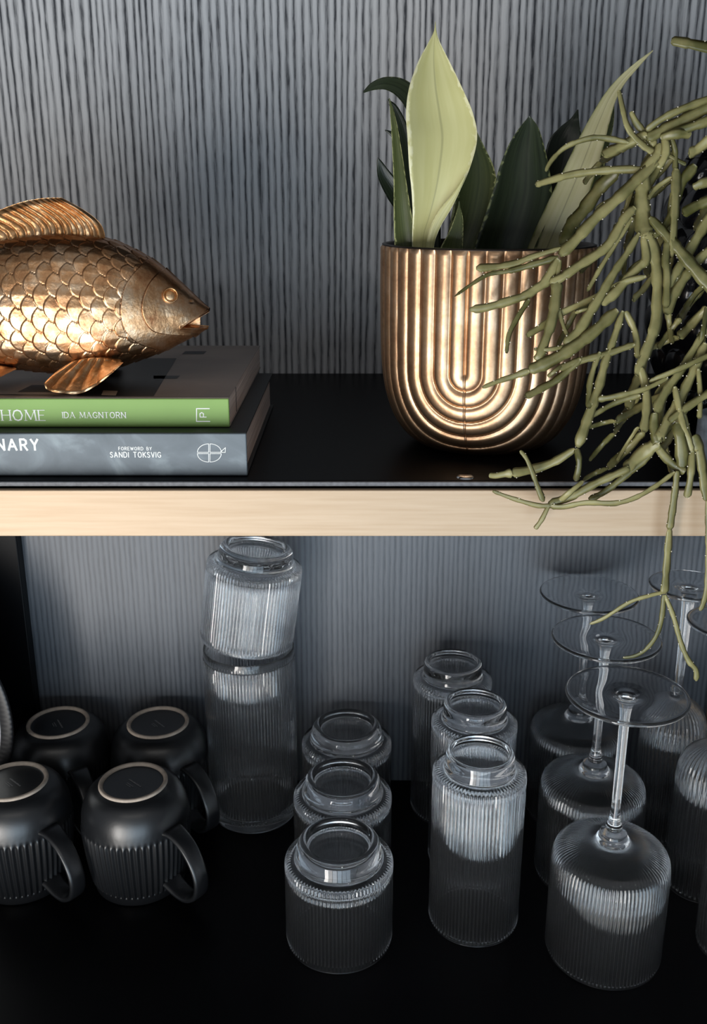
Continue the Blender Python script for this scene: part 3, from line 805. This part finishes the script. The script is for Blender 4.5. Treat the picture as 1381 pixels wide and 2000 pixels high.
# arc-length up the profile
pp = np.array(potprof); sl = np.concatenate([[0], np.cumsum(np.linalg.norm(np.diff(pp, axis=0), axis=1))])
tot = sl[-1]; zc = tot * .47 + .006            # height of the arch centre along the surface
phi0 = -pi / 2 - radians(17.0)           # faces the viewer, a little left
per = .0101
verts = []
for i, (r, z) in enumerate(potprof):
    for a0 in ang:
        dphi = (a0 - phi0 + pi) % (2 * pi) - pi
        if abs(dphi) > pi / 2: dphi = (abs(dphi) - pi) * (1 if dphi > 0 else -1)   # second arch at the back
        s_ = dphi * r
        dz_ = sl[i] - zc
        d = abs(s_) if dz_ > 0 else sqrt(s_ ** 2 + dz_ ** 2)
        u = (d / per) % 1.0
        g = 1 - abs(2 * u - 1) ** 2.6                       # soft flutes with narrow valleys
        seam = .0007 if abs(s_) < .00045 else 0
        fadeb = min(1, sl[i] / .012)
        rr = r + .0019 * (g - 1) * fadeb - seam * fadeb
        if sl[i] > tot - .0006: rr = r - .0012
        verts.append((rr * cos(a0), rr * sin(a0), z))
q_ = [(i * NA + j, i * NA + (j + 1) % NA, (i + 1) * NA + (j + 1) % NA, (i + 1) * NA + j) for i in range(NR - 1) for j in range(NA)]
np_mesh('pot', np.array(verts), np.array(q_), M_pot, plant)
v, f = lathe([(.0646, PH - .0002, 0), (.0648, PH + .0006, 0), (.0636, PH + .0010, 0), (.0622, PH + .0004, 0), (.0620, PH - .004, 0), (.0600, PH - .03, 0), (.055, .02, 0), (0, .012, 0)], 128)
mesh_obj('pot_lining', v, f, simple('dark_bronze_rim', (.02, .014, .011), .4, metal=.6), plant)['label'] = 'dark rim and inside of pot'
v, f = lathe([(0, .107, 0), (.03, .108, 0), (.0612, .106, 0)], 64)
mesh_obj('soil', v, [tuple(reversed(q)) for q in f], M_soil, plant)
v, f = lathe([(0, .0002, 0), (.026, .0002, 0), (.028, .0004, 0)], 64)
mesh_obj('pot_base', v, [tuple(reversed(q)) for q in f], M_black, plant)

L_pale = mat_leaf('pale_yellow_leaf', (.47, .45, .19), (.56, .54, .27), (.68, .66, .42), .5, .38, .90, 5, .72)
L_pale2 = mat_leaf('cream_green_leaf', (.36, .34, .17), (.48, .45, .28), (.22, .23, .08), .3, .40, .93, 5, .6)
L_dark = mat_leaf('dark_green_leaf', (.012, .018, .010), (.030, .042, .022), (.16, .18, .08), .6, .28, .95)
L_deep = mat_leaf('deep_green_leaf', (.004, .008, .004), (.010, .018, .008), (.35, .38, .28), .2, .30, .97)
L_mid = mat_leaf('mottled_green_leaf', (.040, .055, .016), (.085, .10, .033), (.33, .34, .15), .9, .33, .88)
PLc = Vector(plant.location)
def leaf(outline, Y, mat, cup=.25, ztilt=0.0, label=None, nx=14, n=10, thick=.0011, fold=0.0):
    "outline: (xl, xr, y, dY) from base to tip in photo px, dY = depth offset in m"
    P = catmull(outline, n); V = []; UV = []
    m_ = len(P)
    for layer in (0, 1):
        for i, (xl, xr, y, dY) in enumerate(P):
            hw = max(.3, (xr - xl) / 2); cxm = (xl + xr) / 2
            for j in range(nx + 1):
                s = -1 + 2 * j / nx
                depth = cup * hw * (s * s - .35) * .6 / F * -1
                edge = 1 - abs(s) ** 3 * .85
                p = ony(cxm + s * hw, y, Y + dY + depth + (thick * edge if layer else -thick * edge) + ztilt * s * hw * .6 / F)
                V.append(tuple(p - PLc)); UV.append((j / nx, i / (m_ - 1)))
    off = m_ * (nx + 1); Fq = []
    for i in range(m_ - 1):
        for j in range(nx):
            a0 = i * (nx + 1) + j
            Fq.append((a0, a0 + 1, a0 + nx + 2, a0 + nx + 1)); Fq.append((off + a0, off + a0 + nx + 1, off + a0 + nx + 2, off + a0 + 1))
        for j in (0, nx):
            a0 = i * (nx + 1) + j; Fq.append((a0, a0 + nx + 1, off + a0 + nx + 1, off + a0))
    o = mesh_obj('leaf', V, Fq, mat, plant)
    uvl = o.data.uv_layers.new(name='blade'); li = np.zeros(len(o.data.loops), dtype=np.int32)
    o.data.loops.foreach_get('vertex_index', li)
    uvl.data.foreach_set('uv', np.array(UV, dtype=np.float32)[li].ravel())
    if label: o['label'] = label
    return o
leaf([(806, 846, 520, 0), (805, 846, 486, 0), (805, 852, 455, 0), (806, 872, 420, -.002), (804, 897, 375, -.004), (799, 919, 325, -.005), (796, 932, 270, -.004), (793, 924, 222, -.002),
      (799, 903, 172, 0), (816, 879, 122, .003), (836, 860, 84, .005), (847, 853, 62, .006), (850, 851, 42, .006)], .590, L_pale, .35, .15, 'broad pale yellow leaf with sharp tip')
leaf([(832, 846, 500, 0), (834, 850, 470, 0), (842, 862, 440, -.001), (858, 880, 410, -.002), (884, 896, 378, -.003), (906, 910, 345, -.003)], .584, L_pale, .1, 0, 'folded edge of the pale leaf')
leaf([(772, 820, 520, 0), (771, 816, 486, 0), (769, 806, 430, .001), (769, 796, 370, .002), (767, 787, 310, .004), (764, 777, 250, .006), (761, 766, 205, .008), (759, 761, 192, .008)], .592, L_mid, .5, 0)
leaf([(800, 850, 300, .01), (798, 838, 240, .005), (793, 830, 205, .003), (778, 818, 180, 0), (752, 786, 168, -.003), (728, 746, 172, -.005), (708, 716, 180, -.008)], .628, L_dark, .2, .1) if False else None
def ribbon_leaf(pts, Y, mat, label=None, depth_amp=.002):
    "centre line in px with half width: blade laid across the direction of travel"
    P = catmull(pts, 10); V = []; UV = []; nx = 8; m_ = len(P)
    C = [ony(p[0], p[1], Y + p[3]) for p in P]
    for layer in (0, 1):
        for i, p in enumerate(P):
            a_ = C[max(0, i - 1)]; b2_ = C[min(m_ - 1, i + 1)]; t = (b2_ - a_).normalized(); side_ = t.cross(Vector((0, 1, 0))).normalized()
            hw = max(.2, p[2]) * Y * 1.0 / F
            for j in range(nx + 1):
                s = -1 + 2 * j / nx
                q = C[i] + side_ * s * hw + Vector((0, (1 if layer else -1) * .0009 * (1 - abs(s) ** 3 * .85) + .3 * hw * (1 - s * s), 0))
                V.append(tuple(q - PLc)); UV.append((j / nx, i / (m_ - 1)))
    off = m_ * (nx + 1); Fq = []
    for i in range(m_ - 1):
        for j in range(nx):
            a0 = i * (nx + 1) + j
            Fq.append((a0, a0 + 1, a0 + nx + 2, a0 + nx + 1)); Fq.append((off + a0, off + a0 + nx + 1, off + a0 + nx + 2, off + a0 + 1))
        for j in (0, nx):
            a0 = i * (nx + 1) + j; Fq.append((a0, a0 + nx + 1, off + a0 + nx + 1, off + a0))
    o = mesh_obj('leaf', V, Fq, mat, plant)
    uvl = o.data.uv_layers.new(name='blade'); li = np.zeros(len(o.data.loops), dtype=np.int32)
    o.data.loops.foreach_get('vertex_index', li); uvl.data.foreach_set('uv', np.array(UV, dtype=np.float32)[li].ravel())
    if label: o['label'] = label
    return o
ribbon_leaf([(838, 500, 22, 0), (838, 420, 22, .004), (834, 330, 21, .006), (826, 260, 20, .004), (812, 205, 19, .001), (786, 174, 16, -.003), (756, 163, 11, -.006), (730, 168, 7, -.008), (710, 180, 1.5, -.01)], .632, L_dark, 'dark leaf bent over to the left')
ribbon_leaf([(815, 500, 14, 0), (808, 400, 15, 0), (800, 320, 14, 0), (790, 260, 10, 0), (772, 215, 7, 0), (757, 195, 2, 0)], .640, L_deep)
ribbon_leaf([(812, 490, 14, 0), (800, 420, 17, 0), (775, 380, 18, 0), (752, 345, 13, 0), (742, 320, 6, 0), (738, 308, 1, 0)], .645, L_deep)
ribbon_leaf([(825, 480, 12, 0), (812, 340, 14, 0), (795, 280, 12, 0), (772, 265, 6, 0), (752, 254, 1, 0)], .650, L_deep)
leaf([(866, 930, 520, 0), (868, 934, 486, 0), (880, 956, 430, .002), (892, 969, 365, .004), (900, 964, 325, .006), (908, 948, 290, .008), (922, 934, 262, .01), (928, 929, 250, .01)], .616, L_mid, .4, .1)
leaf([(858, 904, 520, 0), (860, 904, 486, 0), (876, 905, 455, 0), (888, 904, 425, .001), (894, 899, 405, .002), (896, 898, 393, .002)], .585, L_mid, .3)
leaf([(922, 1046, 530, 0), (926, 1048, 487, 0), (944, 1068, 430, .001), (962, 1078, 375, .003), (976, 1072, 325, .006), (994, 1062, 282, .009), (1014, 1052, 250, .011), (1029, 1040, 232, .012), (1033, 1035, 226, .012)], .606, L_dark, .55, -.1, 'broad dark green leaf')
leaf([(1020, 1080, 520, 0), (1030, 1092, 450, 0), (1046, 1112, 380, .002), (1060, 1130, 320, .004), (1072, 1136, 275, .006), (1092, 1133, 250, .008), (1114, 1131, 232, .01), (1127, 1130, 214, .01)], .636, L_deep, .3, 0)
ribbon_leaf([(1056, 520, 36, 0), (1076, 470, 36, -.001), (1106, 400, 33, -.003), (1133, 335, 29, -.004), (1158, 270, 23, -.004), (1176, 225, 17, -.003), (1192, 190, 12, -.002), (1214, 158, 8, 0), (1244, 127, 5, .001), (1275, 99, 1, .002)], .598, L_pale2, 'long narrow cream green leaf leaning right')
ribbon_leaf([(1090, 520, 22, 0), (1110, 440, 20, 0), (1150, 360, 19, 0), (1172, 290, 15, 0), (1188, 240, 10, 0), (1196, 200, 4, 0)], .612, L_mid)

# ------------------------------------------------------------------ trailing cactus in a black bubble pot
CX, CY_, CR = .268, .680, .062
cact = empty('trailing_cactus', (CX, CY_, Z_UP), 'trailing olive-green mistletoe cactus in a glossy black bubbled pot at right', 'potted plant')
CL = Vector(cact.location)
NA2, NZ2 = 260, 160; verts = []
for i in range(NZ2 + 1):
    u = i / NZ2; z = .185 * u
    r = .062 * (sin(pi * (.14 + .72 * u)) ** .55)
    for j in range(NA2):
        a0 = 2 * pi * j / NA2
        row = u * 7; ri = math.floor(row); cu = (row - ri) * 2 - 1; ca = ((a0 / (2 * pi) * 14 + .5 * (ri % 2)) % 1) * 2 - 1
        d = min(1, cu * cu + ca * ca); bump_ = .0060 * sqrt(max(0, 1 - d))
        rr = r + bump_ - .002
        verts.append((rr * cos(a0), rr * sin(a0), z))
q_ = [(i * NA2 + j, i * NA2 + (j + 1) % NA2, (i + 1) * NA2 + (j + 1) % NA2, (i + 1) * NA2 + j) for i in range(NZ2) for j in range(NA2)]
np_mesh('pot', np.array(verts), np.array(q_), M_blackgloss, cact)
v, f = lathe([(0, .176, 0), (.03, .178, 0), (.048, .175, 0)], 48)
mesh_obj('soil', v, [tuple(reversed(q)) for q in f], M_soil, cact)
v, f = lathe([(0, .0002, 0), (.028, .0003, 0)], 48)
mesh_obj('pot_base', v, [tuple(reversed(q)) for q in f], M_black, cact)

def field(x, y):
    t = min(1, max(0, (y - 300) / 550)); return .558 + (.508 - .558) * t
def stem(pts, hw0, hw1=None, dk=0.0, label=None):
    if hw1 is None: hw1 = hw0
    n_ = len(pts); P = catmull([(x, y) for x, y in pts], 10)
    off = random.uniform(-.0035, .0035) + dk
    C = [ony(p[0], p[1], field(p[0], p[1]) + off * sin(pi * min(1, max(0, i / (len(P) - 1)))) + dk) for i, p in enumerate(P)]
    tilt = random.uniform(-.35, .35); K = 8; V = []; Fq = []; mi = []
    Lr = sum((C[i + 1] - C[i]).length for i in range(len(C) - 1)); acc = 0
    step = random.uniform(.010, .014); ph = random.random()
    spots = []
    for i, c in enumerate(C):
        if i: acc += (c - C[i - 1]).length
        a_ = C[max(0, i - 1)]; b2_ = C[min(len(C) - 1, i + 1)]; t = (b2_ - a_).normalized()
        sd = t.cross(Vector((0, 1, 0))); sd = sd.normalized() if sd.length > 1e-5 else Vector((1, 0, 0))
        fr = t.cross(sd).normalized()
        ca, sa = cos(tilt), sin(tilt); s1 = sd * ca + fr * sa; f1 = fr * ca - sd * sa
        u = i / (len(C) - 1)
        hw = (hw0 + (hw1 - hw0) * u) * c.y / F * 1.27
        sc = .88 + .26 * (((acc / step + ph) % 1.0) ** .8 if (acc / step + ph) % 1.0 < .85 else (1 - (acc / step + ph) % 1.0) / .15 * .88) + .10 * noise.noise(c * 110)
        e_ = min(1, u * 9 + .55) * min(1, (1 - u) * 12 + .45); hw *= sc * e_
        for j in range(K):
            an = 2 * pi * j / K
            rx_ = (1, .46, 0, -.46, -1, -.46, 0, .46)[j]; rz2 = (0, .07, .40, .07, 0, -.07, -.30, -.07)[j]
            V.append(tuple(c + s1 * hw * rx_ - f1 * hw * rz2 - CL))
        fr_ = (acc / (step * .5) + ph) ; 
        if i and int(fr_) != int(fr_prev): spots.append((c, s1, f1, hw, int(fr_) % 2))
        fr_prev = fr_
    for i in range(len(C) - 1):
        for j in range(K): Fq.append((i * K + j, i * K + (j + 1) % K, (i + 1) * K + (j + 1) % K, (i + 1) * K + j)); mi.append(0)
    Fq.append(tuple(range(K))); mi.append(0); Fq.append(tuple(reversed(range((len(C) - 1) * K, len(C) * K)))); mi.append(0)
    for (c, s1, f1, hw, sd_) in spots:
        if random.random() < .42: continue
        r_ = random.uniform(.00022, .00052); pc = c + s1 * hw * (.97 if sd_ else -.97) - Vector((0, .0003, 0)); k = len(V)
        for d in ((1, 0, 0), (-1, 0, 0), (0, 1, 0), (0, -1, 0), (0, 0, 1), (0, 0, -1)): V.append(tuple(pc + Vector(d) * r_ - CL))
        for t3 in ((0, 2, 4), (2, 1, 4), (1, 3, 4), (3, 0, 4), (2, 0, 5), (1, 2, 5), (3, 1, 5), (0, 3, 5)): Fq.append(tuple(k + i for i in t3)); mi.append(1)
    o = mesh_obj('stem', V, Fq, [M_stem, M_areole], cact, mat_idx=mi)
    if label: o['label'] = label
    return o
S = [
 ([(1311, 79), (1335, 83), (1360, 88), (1400, 98), (1440, 120)], 7, 8),
 ([(1400, 188), (1381, 195), (1330, 214), (1290, 234), (1262, 255)], 6, 5),
 ([(1410, 196), (1381, 210), (1340, 232), (1300, 252), (1262, 270)], 10, 8),
 ([(1400, 228), (1381, 237), (1345, 250), (1305, 264)], 8, 6),
 ([(1177, 303), (1205, 289), (1237, 273), (1264, 262)], 7, 7),
 ([(1209, 176), (1217, 215), (1225, 245), (1240, 268), (1262, 288), (1282, 300)], 4, 6),
 ([(1232, 218), (1243, 240), (1258, 258), (1280, 284)], 4, 6),
 ([(1066, 335), (1072, 322), (1082, 308), (1101, 290), (1125, 278), (1160, 269), (1195, 272), (1228, 279)], 3.5, 4.5),
 ([(1298, 268), (1301, 288), (1297, 308), (1284, 328)], 6, 6),
 ([(1312, 272), (1319, 298), (1318, 330)], 4, 4),
 ([(1302, 300), (1322, 312), (1340, 321)], 3, 3),
 ([(1250, 345), (1268, 320), (1286, 298), (1290, 280)], 8, 6),
 ([(1046, 361), (1075, 352), (1117, 341), (1170, 334), (1225, 331), (1260, 333)], 5, 6),
 ([(1280, 310), (1272, 324), (1245, 350), (1210, 384), (1165, 424), (1130, 462), (1093, 499)], 8, 9),
 ([(1096, 484), (1041, 501), (1010, 513), (982, 519), (955, 522), (930, 524)], 4, 6),
 ([(1091, 503), (1050, 514), (1019, 523), (991, 530), (954, 536), (917, 558), (888, 579)], 5.5, 2),
 ([(1091, 506), (1069, 547), (1045, 565), (1027, 577), (991, 589), (952, 600), (917, 605)], 8, 6),
 ([(1034, 585), (1013, 617), (995, 652), (989, 690)], 5, 4),
 ([(1094, 508), (1087, 573), (1100, 634), (1120, 674)], 4, 3),
 ([(1240, 405), (1219, 427), (1185, 481), (1128, 520), (1100, 540), (1074, 553)], 7, 7),
 ([(1235, 425), (1202, 477), (1175, 520), (1147, 569)], 4, 3.5),
 ([(1249, 455), (1225, 495), (1202, 529), (1176, 573), (1152, 612), (1130, 648), (1103, 675)], 5, 10),
 ([(1256, 335), (1255, 370), (1254, 407), (1257, 440), (1262, 462)], 10, 13),
 ([(1262, 455), (1276, 486), (1285, 538), (1283, 620), (1274, 655), (1261, 690), (1243, 733)], 11, 9),
 ([(1257, 462), (1262, 505), (1248, 522), (1222, 549), (1197, 576), (1174, 593)], 6, 8),
 ([(1269, 424), (1298, 455), (1337, 501), (1381, 552), (1410, 580)], 6, 12),
 ([(1400, 410), (1381, 433), (1352, 481), (1331, 516), (1303, 562)], 9, 7),
 ([(1400, 480), (1381, 492), (1350, 525), (1320, 571), (1300, 614)], 6, 8),
 ([(1410, 350), (1381, 356), (1368, 360), (1354, 367)], 8, 7),
 ([(1410, 385), (1381, 394), (1360, 402), (1333, 417)], 9, 7),
 ([(1358, 322), (1328, 364), (1313, 418), (1294, 446), (1276, 462)], 8, 5),
 ([(1322, 330), (1320, 380), (1317, 440), (1313, 502)], 10, 5),
 ([(1313, 346), (1285, 365), (1266, 388)], 4, 4),
 ([(1205, 335), (1174, 364), (1140, 410), (1115, 440), (1098, 480)], 10, 9, .012),
 ([(1262, 540), (1215, 553), (1161, 582), (1100, 610), (1060, 637), (1028, 656)], 5, 6),
 ([(1124, 612), (1138, 606), (1153, 603)], 3, 3),
 ([(1089, 547), (1083, 600), (1074, 640), (1056, 690), (1047, 704)], 9, 7),
 ([(1206, 605), (1161, 647), (1125, 675), (1090, 697), (1060, 712), (1033, 723)], 9, 10),
 ([(1034, 724), (1000, 736), (975, 744), (942, 757)], 6, 3),
 ([(1043, 682), (1075, 682), (1106, 676)], 3, 3.5),
 ([(1240, 672), (1182, 692), (1128, 706), (1092, 720)], 5, 6),
 ([(1134, 700), (1091, 739), (1060, 757), (1026, 775)], 6, 6),
 ([(1097, 713), (1084, 724), (1070, 736)], 3, 3),
 ([(1217, 607), (1198, 665), (1182, 709), (1170, 755), (1152, 807), (1128, 874)], 5, 9),
 ([(1123, 877), (1082, 902), (1038, 917), (1000, 924)], 6, 8),
 ([(1000, 924), (985, 926), (968, 929), (955, 928)], 7, 4),
 ([(1126, 876), (1131, 904), (1125, 940)], 5, 5),
 ([(1016, 880), (1028, 895), (1040, 922), (1050, 950), (1062, 980)], 3, 5, -.004),
 ([(962, 959), (1003, 974), (1049, 987), (1080, 988)], 3, 5),
 ([(1072, 986), (1123, 966), (1160, 946), (1221, 918), (1226, 914)], 8, 5),
 ([(1222, 917), (1245, 893), (1262, 880), (1286, 864)], 9, 11),
 ([(1071, 989), (1058, 1015), (1045, 1033)], 3.5, 4),
 ([(1075, 989), (1100, 990), (1145, 982), (1201, 983), (1241, 972), (1280, 950), (1318, 922)], 6, 5),
 ([(1150, 976), (1180, 961), (1223, 928), (1262, 895), (1278, 868)], 5, 6, .003),
 ([(1095, 978), (1115, 960), (1139, 940)], 6, 4, -.004),
 ([(1222, 608), (1241, 650), (1246, 700)], 5, 5),
 ([(1252, 718), (1261, 753), (1264, 795), (1257, 844)], 7, 9),
 ([(1168, 780), (1200, 775), (1258, 760), (1304, 739)], 6, 4),
 ([(1137, 822), (1160, 810), (1202, 787), (1250, 772)], 4, 5, .003),
 ([(1172, 687), (1160, 718), (1152, 752), (1150, 798)], 4, 5),
 ([(1376, 650), (1331, 722), (1298, 770), (1281, 806)], 7, 10),
 ([(1279, 806), (1277, 835), (1285, 866)], 6, 9),
 ([(1279, 866), (1300, 893), (1322, 912), (1339, 921)], 7, 7),
 ([(1400, 690), (1381, 696), (1340, 715), (1300, 732), (1268, 746)], 5, 5),
 ([(1410, 755), (1381, 770), (1341, 796), (1306, 823)], 6, 6),
 ([(1378, 670), (1362, 710), (1345, 745), (1325, 785), (1300, 830), (1285, 862)], 7, 9),
 ([(1318, 755), (1331, 818), (1352, 882)], 5, 6),
 ([(1324, 825), (1330, 865), (1335, 912)], 9, 12),
 ([(1352, 880), (1349, 930), (1342, 972)], 6, 6),
 ([(1356, 850), (1366, 880), (1374, 930), (1381, 978)], 9, 8),
 ([(1382, 975), (1383, 1050), (1382, 1130), (1377, 1168), (1368, 1193)], 5, 5),
 ([(1323, 920), (1317, 972), (1308, 1035)], 5, 7),
 ([(1308, 1033), (1303, 1097), (1298, 1160)], 7, 8),
 ([(1295, 1157), (1270, 1163), (1230, 1176), (1180, 1207), (1152, 1219)], 4, 3.5),
 ([(1297, 1162), (1293, 1205), (1283, 1240), (1262, 1268), (1240, 1281), (1216, 1285)], 5, 3),
 ([(1299, 1162), (1316, 1205), (1330, 1255), (1345, 1290), (1359, 1308), (1361, 1330)], 4, 5),
 ([(1364, 720), (1368, 775), (1366, 818)], 4, 4),
 ([(1334, 808), (1345, 850), (1361, 882)], 5, 5),
 ([(1307, 465), (1300, 505), (1303, 540), (1301, 602)], 6, 6),
 ([(1372, 655), (1366, 690), (1352, 730), (1330, 790)], 6, 5, .004),
 ([(1384, 640), (1374, 652), (1362, 655)], 8, 6),
 ([(1381, 600), (1375, 640), (1371, 665)], 5, 5),
 ([(1345, 300), (1365, 290), (1400, 262)], 7, 9),
 ([(1290, 270), (1320, 262), (1350, 262)], 6, 7),
]
for s in S: stem(*s)
# further stems filling the tangle behind the ones above
rnd = random.Random(11)
def on_stem(y_lo, y_hi, x_lo):
    while True:
        p = rnd.choice(rnd.choice(S)[0])
        if p[0] > x_lo and y_lo < p[1] < y_hi: return p
for k_ in range(34):
    x, y = on_stem(250, 860, 1190)
    an = radians(rnd.uniform(95, 158)); L0 = rnd.uniform(55, 120); pts = [(x, y)]
    for q_i in range(3):
        x += cos(an) * L0 / 3; y += sin(an) * L0 / 3; an += rnd.uniform(-.22, .22); pts.append((x, y))
    stem(pts, rnd.uniform(4, 7), rnd.uniform(5, 8), rnd.uniform(.004, .016))
    if rnd.random() < .6:
        x, y = pts[-1]; an += rnd.uniform(-.5, .5); L1 = rnd.uniform(40, 80)
        stem([(x, y), (x + cos(an) * L1 * .5, y + sin(an) * L1 * .5 + 2), (x + cos(an) * L1, y + sin(an) * L1 + 7)], 5, 4, .008)
# woody root stems from the pot rim out to the hanging stems
def root(a, b, c, hw):
    P = catmull([tuple(a), tuple(b), tuple(c)], 8); V = []; Fq = []; K = 8
    for i, p in enumerate(P):
        for j in range(K): V.append((p[0] - CL.x, p[1] + hw * cos(2 * pi * j / K) - CL.y, p[2] + hw * sin(2 * pi * j / K) - CL.z))
    for i in range(len(P) - 1):
        for j in range(K): Fq.append((i * K + j, i * K + (j + 1) % K, (i + 1) * K + (j + 1) % K, (i + 1) * K + j))
    mesh_obj('stem', V, Fq, M_stem, cact)
for (x, y, dx) in ((1410, 196, 0), (1410, 350, .01), (1410, 385, -.012), (1400, 480, .02), (1440, 120, -.01), (1410, 580, .015), (1400, 262, 0), (1400, 690, .03), (1410, 755, .036)):
    p = ony(x, y, field(x, y)); soil = Vector((CX + dx, CY_ - .01, Z_UP + .176)); mid = (p + soil) / 2 + Vector((.012, -.012, .03 if y < 600 else .02))
    root(soil, mid, p, .0030)

# ------------------------------------------------------------------ small pale jar at the right picture edge
jx = ony(1368, 872, .565)
jar = empty('candle_jar', (.224, .560, Z_UP), 'small pale blue-grey ceramic jar at the right end of the upper shelf', 'jar')
v, f = lathe(smooth_prof([(0, .0002, 0), (.016, .0003, 0), (.0195, .0015, 0), (.0205, .006, 0), (.0205, .026, 0), (.0200, .030, 0), (.0185, .0305, 0), (.0178, .028, 0), (.0175, .010, 0), (0, .008, 0)], 4), 64)
mesh_obj('jar_body', v, f, M_jar, jar)
